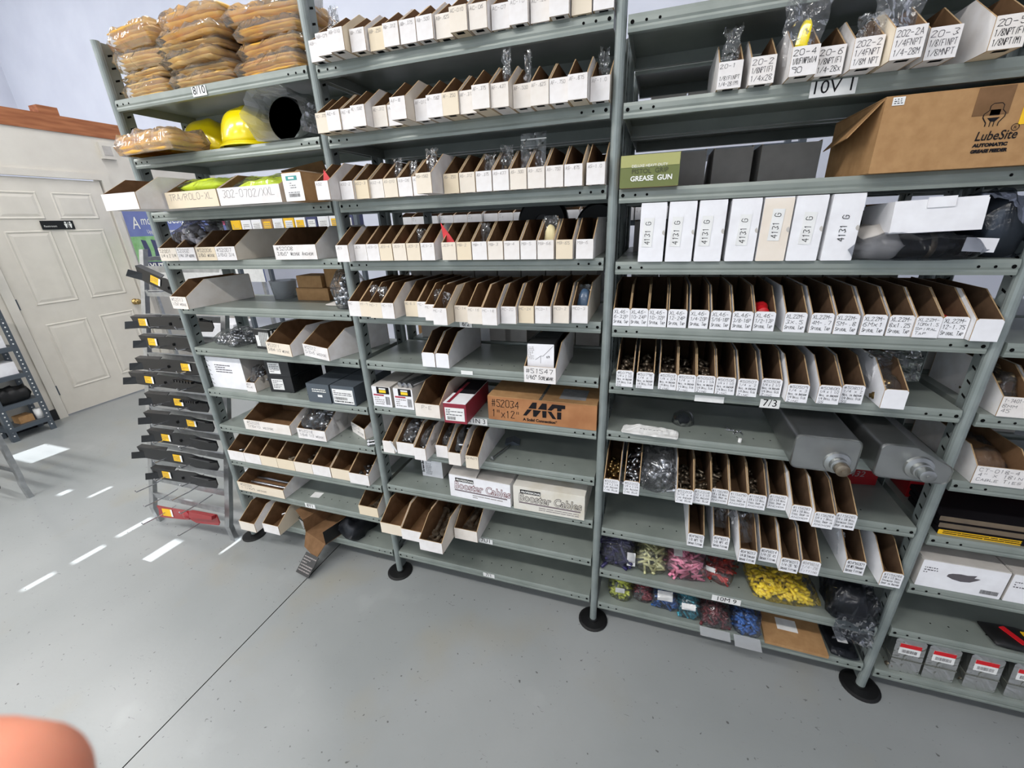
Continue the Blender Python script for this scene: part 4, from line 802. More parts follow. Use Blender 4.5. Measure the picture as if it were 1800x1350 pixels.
# ------------------------------------------------------------------ the bay with the steel cans
x, y, z = bx('C1', 0); upright_bag('clear bag with a sharp tip in the first bin on the fitting shelf', x, y+.03, z+.03, .040, .10, 250, lean=-8)
x, y, z = bx('C1', 2); t = upright_bag('big clear bag with a bright yellow plug inside on the fitting shelf', x-.002, y+.04, z+.03, .062, .135, 251, lean=-4, taper=-.5); obj('yellow_plug', pillow(.026, .02, .085, 252, .006, 8, 8), ['hat_yellow'], t, (-.004, .004, .0), (0, R(6), 0))
x, y, z = bx('C1', 4); upright_bag('curl of clear film in the fifth bin on the fitting shelf', x, y+.04, z+.04, .03, .065, 253, lean=-5)
x, y, z = bx('C1', 5); upright_bag('tall leaning clear bag in the sixth bin on the fitting shelf', x-.01, y+.05, z+.03, .062, .125, 254, lean=-5, taper=-.4, inside=(14, .005, .02, 'zinc'))
# grease gun carton
mat('olive', (106, 114, 62), 0.6); mat('olive_light', (168, 168, 106), 0.6); mat('olive_dark', (70, 72, 48), 0.6)
t, o = carton('grease_gun_carton', 'olive green carton lettered GREASE GUN beside the post', 1.919, -.022, SZ['C'][2], .145, .20, .076, 'olive', 0, 'olive_light', 'card_edge')
plate(t, 'pale_band', -.0715, .0715, .048, .0745, -.0004, 'olive_light'); printed('DELUXE HEAVY-DUTY', .0095, 'white_ink', t, (-.044, -.0014, .047), sx=.92); printed('PISTOL  GRIP', .0155, 'olive_dark', t, (-.044, -.0014, .033), sx=1.0); printed('GREASE  GUN', .0165, 'white_ink', t, (-.046, -.0014, .0155), bold=.0004)
# grease feeder carton
t, o = carton('feeder_carton', 'large kraft carton of grease feeders with an open side flap', 2.553, -.03, SZ['C'][2], .33, .29, .146, 'kraft', 0, 'kraft', 'kraft', cat='carton')
obj('side_flap', MB().prism([(0,0),(.002,0),(.002,-.085),(0,-.085)], 0, .24, 1), ['kraft'], t, (-.166, .006, .143), (0, R(38), R(-6)))
plate(t, 'brown_tape', -.012, .045, .095, .1445, -.0004, 'card_brown'); plate(t, 'white_sticker', -.153, -.132, .128, .143, -.0008, 'label_white'); lines_print(t, -.150, -.135, .130, .141, 3, -.0016, 'ink', 260); plate(t, 'yellow_sticker', .066, .105, .074, .112, -.0006, 'yellow_sticker')
printed('LubeSite', .0235, 'ink', t, (.004, -.0010, .050), shear=.15, sx=.82, bold=.0003); printed('AUTOMATIC', .0082, 'ink', t, (.005, -.0010, .0385), sx=1.15, bold=.0006); printed('GREASE FEEDER', .0082, 'ink', t, (.004, -.0010, .0275), shear=.1, sx=1.0, bold=.0006); printed('R', .008, 'ink', t, (.061, -.001, .067)); obj('ring_mark', MB().tube([(.0635+.006*math.cos(a*math.pi/8), -.0008, .070+.006*math.sin(a*math.pi/8)) for a in range(17)], .0006, 4), ['ink'], t); obj('dot_mark', MB().lathe([(.001,0),(.004,0),(.004,.0006),(.001,.0006)], 12, 0, (.041,0,.108), axis=1), ['ink'], t)
q = MB(); oil = [(.020,.066),(.020,.072),(.013,.082),(.013,.088),(.020,.094),(.020,.102),(.024,.106),(.037,.106),(.041,.102),(.041,.094),(.047,.088),(.047,.082),(.040,.072),(.040,.066)]
q.tube([(a, -.0008, b) for a, b in oil], .0009, 4); q.prism([(.022,.085),(.038,.085),(.038,.095),(.022,.095)], -.0010, -.0005, 1); q.prism([(.020,.081),(.040,.081),(.034,.074),(.027,.074)], -.0010, -.0005, 1); q.tube([(.027,-.0008,.074),(.027,-.0008,.065)], .0007, 4); q.tube([(.033,-.0008,.074),(.033,-.0008,.065)], .0007, 4)
obj('oiler_emblem', q, ['ink'], t, (-.006, 0, .009))
# seven white cartons
Z3 = SZ['C'][3]
mat('carton_aged', (236, 226, 214), 0.75, 0, (226, 214, 198), 9)
for i, (x0, x1, tilt, lab) in enumerate(((1.905,1.971,0,'first'),(1.976,2.044,0,'second'),(2.049,2.115,0,'third'),(2.124,2.192,0,'fourth'),(2.196,2.261,-2,'fifth'),(2.264,2.331,-1,'sixth'),(2.339,2.404,1,'seventh'))):
    t, o = carton('tall_white_carton', f'tall {"yellowed" if i == 4 else "white"} carton lettered sideways, {lab} of seven from the post', (x0+x1)/2, -.01, Z3, x1-x0-.001, .22, .150, 'carton_aged' if i == 4 else 'card_white_clean', 0, 'card_white_clean', 'card_white_clean', group='seven white cartons in a row')
    a = -.012 if i < 3 else .0; z0 = .045 + (.010 if i == 4 else 0)
    if i < 6: plate(t, 'label_strip', a-.012, a+.014, z0-.006, z0+.068, -.0005, 'label_white', R(2))
    hm = hand(['4131 G'], .060, .020, 'ink', .0013, 70+i, .5); ho = obj('handwriting', hm, ['ink'], t, (a+.011, -.0014, z0), (0, R(-90), 0))
    obj('thumb_notch', MB().add([(.0335-.001+0*k, -.0004, .075) if k == 0 else ((x1-x0)/2-.0006-.007*math.sin(k*math.pi/8), -.0004, .075+.007*math.cos(k*math.pi/8)) for k in range(0, 9)], [tuple(range(9))]), ['card_grey'], t)
t = thing('open_white_carton', 'open white carton with a tuck tab lying on a bagged motor', 'carton', (2.548, -.012, Z3+.062), (R(-3), R(-2), 0)); obj('carton_front', B(-.082, .080, 0, .002, 0, .070), ['card_white_clean'], t); obj('carton_base', B(-.082, .080, .002, .16, 0, .002), ['card_white_clean'], t); obj('carton_side', B(-.084, -.082, 0, .16, 0, .070), ['card_white_clean'], t); obj('carton_side', B(.080, .082, 0, .16, 0, .066), ['card_white_clean'], t); obj('tuck_tab', B(-.025, .025, -.003, -.001, .052, .074), ['card_white_clean'], t); obj('carton_back', B(-.082, .080, .16, .162, 0, .075), ['card_brown'], t)
t = thing('bagged_motor', 'black motor in dark film beneath the open white carton', 'motor', (2.56, .05, Z3+.001)); m = MB(); m.lathe([(.001,-.07),(.020,-.07),(.027,-.06),(.028,.03),(.024,.04),(.010,.045),(.009,.06),(.001,.06)], 20, 0, (0,0,.028), axis=0); obj('motor_body', m, ['rubber_black'], t, smooth='angle'); obj('steel_band', MB().lathe([(.0281,0),(.0288,0),(.0288,.012),(.0281,.012)], 20, 0, (.005,0,.028), axis=0), ['dull_steel'], t, smooth=True)
o = obj('plastic_film', pillow(.26, .20, .058, 270, .010), ['film_dark'], t, (-.04, 0, 0)); obj('white_flap', B(0, .062, -.062, -.06, 0, .030), ['card_white_clean'], t, (.040, 0, .018), (0, R(4), R(8)))
t = thing('grey_packet', 'grey plastic packet folded under the open white carton', 'packet', (2.455, .10, Z3+.001), R(6)); obj('packet_body', pillow(.085, .22, .075, 273, .010), ['card_grey'], t, smooth=True)
t = thing('dark_film_bundle', 'bundle of dark clear film at the end of the white carton shelf', 'bag', (2.70, .12, Z3+.001)); obj('plastic_film', pillow(.10, .20, .14, 276, .02), ['film_dark'], t); obj('contents', pillow(.08, .17, .12, 277, .015), ['grey_steel'], t, smooth=True)
# red packets in two of the tap bins, loose anchors and a bag in the row below
for r, i, lab in (('C4',7,'red and white packet in the eighth spiral tap bin'), ('C4',14,'dark red packet low in the fifteenth spiral tap bin')):
    x, y, z = bx(r, i); o = obj('red_packet', pillow(.040, .12, .06 if i == 7 else .045, 280+i, .006, 10, 8), ['red_tag'], None, (x, y+.075, z+.004)); tag(o, lab, 'packet')
for i in range(5):
    x, y, z = bx('C5', i); o = obj('loose_anchors', heap(60, .042, .22, .045, .0042, .028, 290+i, ('screw',)), ['dull_steel'], None, (x, y+.13, z+.004), smooth=True); tag(o, f'loose dark anchors heaped in the {ORD[i+1]} bin of the anchor row', 'anchors', 'loose anchors', 'stuff')
x, y, z = bx('C5', 11); t = bag('clear bag of brass fittings bulging from the last bin of the anchor row', x, y+.13, z+.004, .046, .20, .075, None, 0, 'film', 297, .01, 1.0, kind=(40, .006, .022, ['brass'], ('screw',))); upright_bag('flared clear bag mouth above the brass fittings', x+.03, y+.09, z+.045, .13, .085, 298, lean=-20, taper=-.2, yaw=15)
# sixth shelf: paper sleeve, loose screws, two steel cans
Z6 = SZ['C'][6]
t = thing('paper_sleeve', 'torn white paper sleeve lying on the can shelf by the post', 'paper', (1.98, .015, Z6+.001), R(-3)); obj('sleeve_body', pillow(.175, .06, .007, 300, .006, 22, 8, p=9), ['label_white'], t); lines_print(t, -.03, .03, .0185, .022, 1, -.02, 'faded_ink', 301)
t = thing('smoked_dome', 'small dark transparent dome behind the torn paper sleeve', 'dome', (2.085, .12, Z6+.001)); obj('dome_shell', MB().lathe([(.001,.04),(.02,.037),(.032,.025),(.036,.0),(.001,.0)], 20), ['film_dark'], t, smooth=True)
for k, (x, y, lab) in enumerate(((2.228,.092,'first'),(2.236,.088,'second'),(2.246,.083,'third'),(2.254,.085,'fourth'))): bolt(x, y, Z6+.0045, .0022, .022, 40+50*k, -90, f'{lab} tiny zinc screw lying loose by the steel cans', 'loose screws on the can shelf', 'zinc', nut=None)
o = obj('white_bung', MB().lathe([(.001,0),(.005,0),(.005,.012),(.001,.012)], 10), ['label_white'], None, (2.243,.018,Z6+.001)); tag(o, 'tiny white plastic bung near the shelf edge by the cans', 'bung')
def can(label, x, y, z, w, h, d, chamfer, cap_x, cap_z, ringy):
    t = thing('steel_can', label, 'can', (x, y, z+.001), 0, 'rectangular steel cans')
    def prof(k, s=1.0):
        c = .016; P = []
        def arc(cx, cz, a0):
            for i in range(5):
                a = math.radians(a0 + i*22.5); P.append((cx + c*math.cos(a), cz + c*math.sin(a)))
        X = w/2
        arc(-X+c, c, 180); arc(X-c, c, 270)
        if chamfer: P.extend([(X, h*.42), (X-.006, h*.52), (X-chamfer*.95, h-.004), (X-chamfer, h)]); arc(-X+c, h-c, 90)
        else: arc(X-c, h-c, 0); arc(-X+c, h-c, 90)
        return P
    P = prof(0); cx, cz = 0, h/2; m = MB(); rings = []
    for yy, s in ((.0,.93),(-.0,.97),(.004,1.0),(.010,1.0),(.012,.985),(d-.012,.985),(d-.010,1.0),(d-.004,1.0),(d,.97)):
        rings.append([(cx+(a-cx)*s, yy, cz+(b-cz)*s) for a, b in P])
    rings[0] = [(cx+(a-cx)*.95, .004, cz+(b-cz)*.95) for a, b in P]
    m.ring_surface(rings, 0); obj('can_body', m, ['tin'], t, smooth='angle')
    n = MB(); n.lathe([(.032,-.004),(.030,.002),(.021,.006),(.019,.016),(.021,.017),(.021,.020),(.018,.021),(.018,.026),(.001,.026)], 24, 0, (cap_x, 0, cap_z), axis=1); obj('neck', n, ['tin'], t, smooth='angle')
    q = MB(); q.lathe([(.001,.026),(.0165,.026),(.0175,.029),(.0165,.040),(.012,.042),(.005,.042),(.005,.045),(.001,.045)], 24, 0, (cap_x, 0, cap_z), axis=1); obj('screw_cap', q, ['dull_steel' if not ringy else 'tin'], t, smooth='angle')
can('nearer steel can with a brass-centred screw cap', 2.423, -.10, Z6, .152, .100, .36, 0, .030, .030, 0)
can('steel can with a slanted shoulder wedged against the blue-grey post', 2.617, -.095, Z6, .160, .097, .36, .085, .010, .040, 1)
# seventh and eighth shelves: bundles among the bins
x, y, z = bx('C7', 1); o = obj('loose_hooks', heap(70, .044, .20, .085, .004, .036, 310, ('screw',)), ['zinc'], None, (x, y+.13, z+.004), smooth=True); tag(o, 'bright loose eye hooks heaped in the second bin of the lag anchor row', 'hooks', kind='stuff')
bag('crumpled clear bag wedged between the lag anchor bins', 2.02, .05, SZ['C'][7], .10, .17, .115, None, 6, 'film', 312, .020, kind=(40, .006, .04, ['zinc'], ('screw',)))
for i in (0, 2, 3, 4, 6): x, y, z = bx('C7', i); o = obj('loose_anchors', heap(30, .042, .18, .03, .004, .03, 320+i, ('screw',)), ['dull_steel' if i else 'brass'], None, (x, y+.12, z+.004), smooth=True); tag(o, f'loose fittings in the {ORD[i+1]} bin of the lag anchor row', 'anchors', kind='stuff')
x, y, z = bx('C8', 1); upright_bag('clear bag with a taut edge in the second grease fitting bin', x, y+.07, z+.035, .046, .10, 330, lean=-22, taper=-.3)
x, y, z = bx('C8', 2); upright_bag('large shiny clear bag rising from the third grease fitting bin', x+.012, y+.06, z+.035, .085, .125, 331, lean=-28, taper=-.2, yaw=25, curl=.02)
x, y, z = bx('C8', 6); upright_bag('folded cream film along the side of the seventh grease fitting bin', x-.018, y+.06, z+.02, .018, .07, 332, 'film_milky', lean=-20)
# tenth shelf: bags of coloured connectors
for nm, c in (('conn_navy',(38,34,82)),('conn_clear',(206,204,150)),('conn_pink',(232,140,168)),('conn_red',(170,40,30)),('conn_yellow',(244,214,30)),('conn_lime',(214,222,90)),('conn_blue',(40,96,170)),('conn_teal',(60,150,170)),('conn_maroon',(130,26,40)),('conn_maroon2',(96,22,30))): mat(nm, c, 0.35)
ZN, ZT = SZ['C'][9], SZ['C'][10]
def cbag(label, x, y, z, w, d, h, c, seed, n=90, r=.0045, l=.026, yaw=0, film='film', sticker=None, tail=None):
    t = bag(label, x, y, z, w, d, h, None, yaw, film, seed, .008, 1.08, kind=(n, r, l, [c], ('sleeve',)), group='bags of coloured connectors', name='connector_bag')
    if sticker: obj('sticker', B(-sticker[0]/2, sticker[0]/2, -sticker[1]/2, sticker[1]/2, 0, .0012), ['label_white'], t, (sticker[2], sticker[3], sticker[4]), (R(sticker[5]), 0, R(4)))
    if tail: obj('bag_end', B(-tail[0]/2, tail[0]/2, -tail[1], 0, 0, .0012), ['film_milky'], t, (0, -d/2, .002), (R(8), 0, 0))
    return t
cbag('bag of navy blue cable ties curled beside the round post', 1.905, .095, ZN, .125, .15, .115, 'conn_navy', 340, 60, .006, .07, sticker=(.03,.05,.052,-.066,.05,70))
cbag('bag of pale clear connectors next to the navy bag', 2.028, .10, ZN, .108, .15, .095, 'conn_clear', 341, 80, .005, .05)
cbag('fat bag of pink connectors in the middle of the tenth shelf', 2.150, .10, ZN, .132, .15, .105, 'conn_pink', 342, 120, .005, .04, sticker=(.03,.03,-.03,-.035,.094,30))
cbag('slim bag of orange-red connectors beside the fat pink bag', 2.275, .12, ZN, .10, .15, .06, 'conn_red', 343, 60, .005, .04, -20, sticker=(.035,.016,-.02,-.06,.04,60))
cbag('large flat bag of bright yellow tube connectors', 2.462, .105, ZN, .200, .18, .062, 'conn_yellow', 344, 330, .0062, .030, 3)
t = thing('dark_film_bag', 'dark smoky plastic bag drooping over the shelf edge at the blue-grey post', 'bag', (2.652, .075, ZN+.001), R(-8)); obj('contents', pillow(.10, .15, .10, 350, .016), ['dark_plastic'], t, smooth=True); obj('plastic_film', pillow(.14, .20, .125, 351, .028, 24, 18), ['film_dark'], t); obj('drooping_end', sheet(.10, .085, 352, .012), ['film_dark'], t, (.01, -.10, .05), (R(160), 0, 0))
cbag('bag of lime yellow connectors on the bottom shelf by the round post', 1.925, .085, ZT, .085, .12, .080, 'conn_lime', 360, 90, .0045, .022, sticker=(.035,.018,0,-.055,.05,70))
cbag('small bag of dark red connectors behind the lime bag', 2.012, .10, ZT, .070, .12, .070, 'conn_maroon', 361, 60)
cbag('bag of blue connectors with a large white sticker', 2.092, .09, ZT, .090, .13, .085, 'conn_blue', 362, 90, sticker=(.055,.035,0,-.052,.064,58))
cbag('bag of teal connectors with a barcode sticker', 2.178, .075, ZT, .080, .13, .075, 'conn_teal', 363, 80, sticker=(.048,.022,-.002,-.055,.055,55))
cbag('zip bag of maroon connectors lying over the bottom shelf edge', 2.268, .065, ZT, .105, .14, .065, 'conn_maroon2', 364, 110, tail=(.10,.035))
cbag('zip bag of bright blue connectors lying over the bottom shelf edge', 2.373, .065, ZT, .088, .14, .070, 'conn_blue', 365, 130, tail=(.085,.045))
t = thing('cardboard_sheet', 'flat brown corrugated sheet in film with a white sticker', 'cardboard', (2.525, -.012, ZT+.001), R(-1)); obj('sheet_body', B(-.095, .095, 0, .20, 0, .012), ['kraft'], t); obj('sticker', B(-.045, .020, .065, .115, .0122, .013), ['label_white'], t)
t = thing('black_pack', 'flat black pack in clear film with a barcode sticker', 'packet', (2.672, -.006, ZT+.001)); obj('pack_body', pillow(.085, .22, .022, 371, .003, 12, 12, p=8), ['dark_plastic'], t, (0, .12, 0)); obj('plastic_film', pillow(.09, .24, .026, 371, .005), ['film_dark'], t, (0, .12, 0)); obj('sticker', B(-.012, .018, .05, .13, .0255, .0265), ['label_white'], t)

# ------------------------------------------------------------------ the last bay
Z5 = SZ['D'][5]
make_bin(2.816, -.006, Z5, .058, 0, 'white bin of bagged fittings just past the blue-grey post, sixth shelf', 'bins in the last bay', ['T-7401-10','8mm','45'], 'faded_ink', mark_h=.040)
bag('clear bag of brown fittings in the first bin past the blue-grey post', 2.816, .13, Z5+.004, .050, .20, .085, None, 0, 'film', 380, .01, 1.0, kind=(40, .006, .03, ['brass'], ('screw',)))
make_bin(2.878, -.010, Z5, .058, 0, 'white bin at the frame edge past the blue-grey post, sixth shelf', 'bins in the last bay', ['T-7401-12','10mm'], 'faded_ink', mark_h=.03)
Z6 = SZ['D'][6]
make_bin(2.846, -.006, Z6, .106, 0, 'yellowed cable tie bin past the blue-grey post, seventh shelf', 'bins in the last bay', ['CT-018-4','4" x 18in','Cable Ties'], 'faded_ink', H=.09, sl=.05, mark_h=.042)
bag('brown bundle of cable ties in the yellowed bin', 2.846, .13, Z6+.004, .095, .20, .06, 'card_brown', 0, 'film', 383, .008, 1.0, name='tie_bundle')
Z7 = SZ['D'][7]
mat('dirty_card', (120, 104, 84), 0.8, 0, (90, 80, 70), 12)
for i, (dz, m1, lab) in enumerate(((0, 'yellow_sticker', 'lowest yellow and black flat carton past the blue-grey post'), (.0185, 'dirty_card', 'middle grimy flat carton past the blue-grey post'), (.037, 'dirty_card', 'top grimy flat carton past the blue-grey post'))):
    t, o = carton('flat_carton', lab, 2.94, .012 + .006*i, Z7+dz, .32, .16, .018, m1, 0, 'dirty_card', 'ink', flaps=False, group='flat cartons in the last bay')
    if i == 0: plate(t, 'dark_end', .02, .155, .001, .017, -.0004, 'ink'); lines_print(t, -.15, .15, .003, .015, 2, -.0012, 'ink', 390)
t, o = carton('red_case', 'long dark red case standing behind the flat cartons', 2.96, .19, Z7, .36, .10, .11, 'red_paint', 0, flaps=False); obj('case_latch', B(-.02, .02, -.006, 0, .05, .09), ['black'], t)
t, o = carton('red_carton', 'dark red carton lying behind the last lag anchor bin', 2.64, .20, SZ['C'][7], .13, .09, .085, 'red_paint', 8); printed('432', .03, 'pencil', t, (-.02, -.0008, .03), shear=.2)
Z8 = SZ['D'][8]
for i, (x, w, lab) in enumerate(((2.866, .195, 'long white carton with a black swoosh emblem past the blue-grey post'), (3.035, .13, 'short white carton at the end of the ninth shelf'))):
    t, o = carton('parts_carton', lab, x, .0, Z8, w, .24, .098, 'card_white_clean', 0, 'card_grey', 'card_grey', group='white cartons in the last bay')
    if i == 0:
        q = MB(); q.prism([(-.032,.058),(-.034,.050),(-.020,.043),(.0,.039),(.020,.042),(.034,.052),(.040,.058),(.026,.058),(.030,.068),(.010,.064),(-.006,.065),(-.024,.062)], -.0008, -.0002, 1); obj('emblem', q, ['faded_ink'], t, (.0, 0, .0)); bars_print(t, .05, .09, .010, .024, -.0006, 395)
    lines_print(t, -w/2+.008, -w/2+.04, .05, .075, 3, -.0006, 'faded_ink', 396+i)
t = thing('blister_pack', 'black blister pack with red and yellow trim on the tenth shelf of the last bay', 'packet', (3.075, .05, SZ['D'][9]+.001)); obj('pack_body', pillow(.13, .09, .02, 400, .003), ['black'], t, smooth=True); obj('red_trim', B(-.012, .004, -.03, .03, .0195, .022), ['red_tag'], t, (0,0,0), (0,0,R(25))); obj('yellow_trim', B(.025, .05, -.015, .02, .0195, .022), ['yellow_sticker'], t)
film_mat('smoked_case', (0.52, 0.53, 0.50), 0.55, 0.3, (128, 130, 122))
ZD = SZ['D'][10]
for i, x in enumerate((2.838, 2.925, 3.029, 3.130)):
    t = thing('plastic_case', f'smoked plastic case with a red-topped label, {ORD[i+1]} past the blue-grey post', 'case', (x, .012, ZD+.001), (R(-6), 0, 0), 'smoked plastic cases'); w = .080
    m = MB(); m.prism([(-w/2+.004,0),(w/2-.004,0),(w/2,.004),(w/2,.124),(w/2-.006,.130),(-w/2+.006,.130),(-w/2,.124),(-w/2,.004)], 0, .18, 1); obj('case_body', m, ['smoked_case'], t)
    q = obj('contents', heap(60, w*.85, .16, .075, .006, .03, 410+i, ('screw',)), ['dull_steel'], t, (0,.09,.002), smooth=True); q['kind'] = 'stuff'
    plate(t, 'label_card', -.028, .028, .072, .112, -.0006, 'label_white'); plate(t, 'red_header', -.028, .028, .098, .112, -.0014, 'red_tag'); bars_print(t, -.02, .02, .078, .090, -.0016, 420+i, 'faded_ink')
    obj('lid_rim', B(-w/2-.001, w/2+.001, -.002, .182, .0485, .0515), ['smoked_case'], t)

# ------------------------------------------------------------------ leaning aluminium racks with mower blades
LEAN = [.287]
def ry(z): return -.05 + max(0, z - .115) * LEAN[0]
def rack(label, x0, x1, dy, zt, rungs):
    t = thing('blade_rack', label, 'rack', (0, dy, 0), 0)
    for x in (x0, x1):
        m = MB(); s = .016
        def ring(y, z, n): return [(x-s, y-.010, z), (x+s, y-.010, z), (x+s, y+.014, z), (x-s, y+.014, z)]
        m.ring_surface([ring(-.050, .0, 0), ring(-.056, .10, 0), ring(ry(.16), .16, 0)] + [ring(ry(z), z, 0) for z in (.5, 1.0, zt)], 0); obj('side_rail', m, ['aluminium'], t)
        m = MB(); m.box(x-.012, x+.012, ry(zt)-.004, ry(zt)+.22, zt-.06, zt-.04); obj('hook_arm', m, ['aluminium'], t)
    for z in rungs:
        obj('rung', B(x0+s_ if False else x0+.016, x1-.016, ry(z)-.006, ry(z)+.006, z-.016, z+.016), ['aluminium'], t)
    return t
rk = rack('silver aluminium rack leaning by the corner post, hung with mower blades', -.65, -.072, 0, 1.47, [.17, .265, .36, .455, .55, .645, .74, .835, .93, 1.03, 1.13, 1.25, 1.37])
def peg(x, z, l=.13):
    m = MB(); m.tube([(x, ry(z)-.004, z), (x, ry(z)-l*.5, z-.004), (x, ry(z)-l, z+.004), (x, ry(z)-l-.004, z+.016)], .0028, 6); obj('peg', m, ['zinc'], rk)
def blade_mesh(L, wd, style, mats):
    """mower blade along x, standing on edge, facing -y: flat bar, folded top lip, dropped nose, toothed lift wing"""
    m = MB(); h = wd/2; X = L/2; t_ = .005
    m.prism([(-X+.03,-h),(X*.30,-h*1.05),(X*.45,-h*1.25),(X*.94,-h*1.15),(X,-h*.5),(X*.98,h*.55),(X*.55,h*.75),(X*.38,h),(-X*.15,h),(-X*.24,h*.86),(-X,h*.80),(-X+.012,h*.2)], -t_/2, t_/2, 1)
    m.add([(-X,-t_/2,h*.80),(-X*.24,-t_/2,h*.86),(-X*.30,.022,h*1.12),(-X+.006,.022,h*1.06),(-X,t_/2,h*.78),(-X*.24,t_/2,h*.84),(-X*.30,.024,h*1.08),(-X+.006,.024,h*1.02)], [(0,1,2,3),(7,6,5,4),(0,4,5,1),(3,2,6,7),(0,3,7,4),(1,5,6,2)])
    m.add([(-X+.05,-t_/2,h*.15),(-X+.05,-t_/2,-h),(-X-.028,-.024,-h*1.15),(-X-.014,-.024,h*.05),(-X+.05,t_/2,h*.15),(-X+.05,t_/2,-h),(-X-.028,-.020,-h*1.15),(-X-.014,-.020,h*.05)], [(0,3,2,1),(4,5,6,7),(0,4,7,3),(1,2,6,5),(2,3,7,6)])
    if style:
        a, b = X*.42, X*.98; n = 7; zt = h*.72
        m.add([(a,-t_/2,zt-.006),(b,-t_/2,zt-.012),(b+.004,-.040,zt+.006),(a+.012,-.034,zt+.010),(a,t_/2,zt-.012),(b,t_/2,zt-.018),(b+.004,-.038,zt),(a+.012,-.032,zt+.004)], [(0,1,2,3),(7,6,5,4),(3,2,6,7),(0,3,7,4),(1,5,6,2)])
        if style == 1:
            for k in range(n):
                x0 = a + .014 + (b-a-.014)*k/n; x1 = x0 + (b-a-.014)/n*.62; m.box(x0, x1, -.052, -.034, zt-.002, zt+.010)
    return m.mesh('blade_bar', mats)
BL = [(.223,-.558,1.363,-.364,1.291,1,.30), (.165,-.644,1.119,-.05,1.128,1,.16), (.136,-.582,1.027,-.068,1.024,0,.20), (.104,-.615,.912,-.12,.918,0,.75), (.081,-.67,.835,-.124,.832,1,.28), (.054,-.556,.737,-.098,.742,1,.55), (.027,-.574,.635,-.063,.65,2,.70), (.001,-.550,.545,-.045,.558,2,.28), (-.027,-.635,.447,-.040,.462,2,.52), (-.054,-.538,.348,-.046,.375,2,.25)]
bm_cache = {}
BWORDS = ['topmost black mower blade hung slanting on the rack', 'second black mower blade from the top of the rack', 'third black mower blade from the top of the rack', 'fourth black mower blade from the top, sticker near the shelf post', 'fifth black mower blade from the top, jutting furthest towards the door', 'sixth black mower blade from the top of the rack', 'seventh black mower blade from the top of the rack', 'eighth black mower blade from the top of the rack', 'ninth black mower blade from the top of the rack', 'lowest black mower blade, just above the red one']
for i, (y, xa, za, xb, zb, st, su) in enumerate(BL):
    L = math.hypot(xb-xa, zb-za); tl = math.atan2(zb-za, xb-xa)
    if i == 0: L = .46; 
    if (round(L, 2), st) not in bm_cache: bm_cache[round(L, 2), st] = blade_mesh(round(L, 2), .066, st, ['blade_black'])
    xc, zc = ((xa+xb)/2, (za+zb)/2) if i else (xa+.20, za-.07)
    t = thing('mower_cutter', BWORDS[i], 'blade', (xc, y, zc), (R(-6), -tl, 0), 'black mower blades')
    obj('blade_bar', bm_cache[round(L, 2), st], None, t)
    xs = (su-.5)*L; k = obj('price_sticker', B(xs-.030, xs+.030, -.0052, -.0040, -.019, .017), ['yellow_sticker'], t); plate(t, 'sticker_end', xs+.024, xs+.036, -.019, .017, -.0056, 'label_white'); lines_print(t, xs-.026, xs+.020, -.014, .013, 4, -.0056, 'brass', 500+i)
    if abs(xs) > .045: obj('centre_hole', MB().add([(.008*math.cos(a*math.pi/6), -.0056, .008*math.sin(a*math.pi/6)-.006) for a in range(12)], [tuple(range(12))]), ['hole'], t)
    for px in (-.43, -.24): peg(px, zc - .02, .12)
t = thing('mower_cutter', 'red mower blade at the foot of the rack', 'blade', (-.285, -.105, .158), (R(-8), R(-6), 0)); m = MB()
m.prism([(-.235,-.030),(-.215,-.034),(-.03,-.030),(.02,-.026),(.06,-.040),(.225,-.036),(.235,-.022),(.226,.022),(.11,.028),(.045,.030),(.02,.024),(-.10,.026),(-.235,.032),(-.225,.012)], 0, .006, 1); m.prism([(.05,.0),(.22,.006),(.226,.026),(.06,.034)], -.022, 0, 1); obj('blade_bar', m, ['red_paint'], t); obj('hub', MB().lathe([(.001,-.006),(.026,-.006),(.026,.006),(.014,.014),(.001,.014)], 18, 0, (.0,0,0), axis=1), ['red_paint'], t, smooth='angle'); obj('price_sticker', B(-.195, -.12, -.0014, 0, -.022, .020), ['yellow_sticker'], t); plate(t, 'sticker_end', -.126, -.112, -.022, .020, -.0016, 'label_white')
for px, zz in ((-.46,.14), (-.20,.13), (-.44,.235), (-.18,.245), (-.50,.30), (-.24,.30)): peg(px, zz, .17)
# a second rack, cut by the frame, hung with black blades
LEAN[0] = 0.0; rack('pale rack leg with black blade ends at the edge beside the grey shelf', -2.32, -1.74, -.075, 1.4, [.20, .36, .5, .65])
for i, z in enumerate((.135, .275)):
    t = thing('mower_cutter', ('lower','upper')[i] + ' black blade end poking in beside the pale rack leg', 'blade', (-2.045, -.20 + .03*i, z), 0, 'blade ends at the frame edge'); obj('blade_bar', blade_mesh(.50, .06, 2, ['blade_black']), None, t)
# ------------------------------------------------------------------ perforated grey shelf unit by the door
t = thing('steel_shelf_unit', 'dark grey perforated steel shelf unit beside the cream door', 'shelving')
for x in (-3.085, -2.90):
    for y in (.302, .576):
        s = 1 if y < .4 else -1; m = MB(); m.box(x-.002, x+.002, min(y, y+s*.038), max(y, y+s*.038), 0, 1.9); m.box(x-.036, x, y-.002, y+.002, 0, 1.9); p_ = obj('angle_post', m, ['grey_steel'], t)
        q = MB(); z = .05
        while z < 1.86:
            yy = y + s*.019; q.add([(x+.0028, yy+.0055*math.cos(a*math.pi/4), z+.0065*math.sin(a*math.pi/4)) for a in range(8)], [tuple(range(8))]); z += .034
        obj('post_hole', q, ['label_white'], p_)['kind'] = 'stuff'
for z in (.115, .30, .525, .745, 1.0, 1.4): obj('shelf', B(-3.09, -2.896, .304, .574, z-.035, z), ['grey_steel'], t)
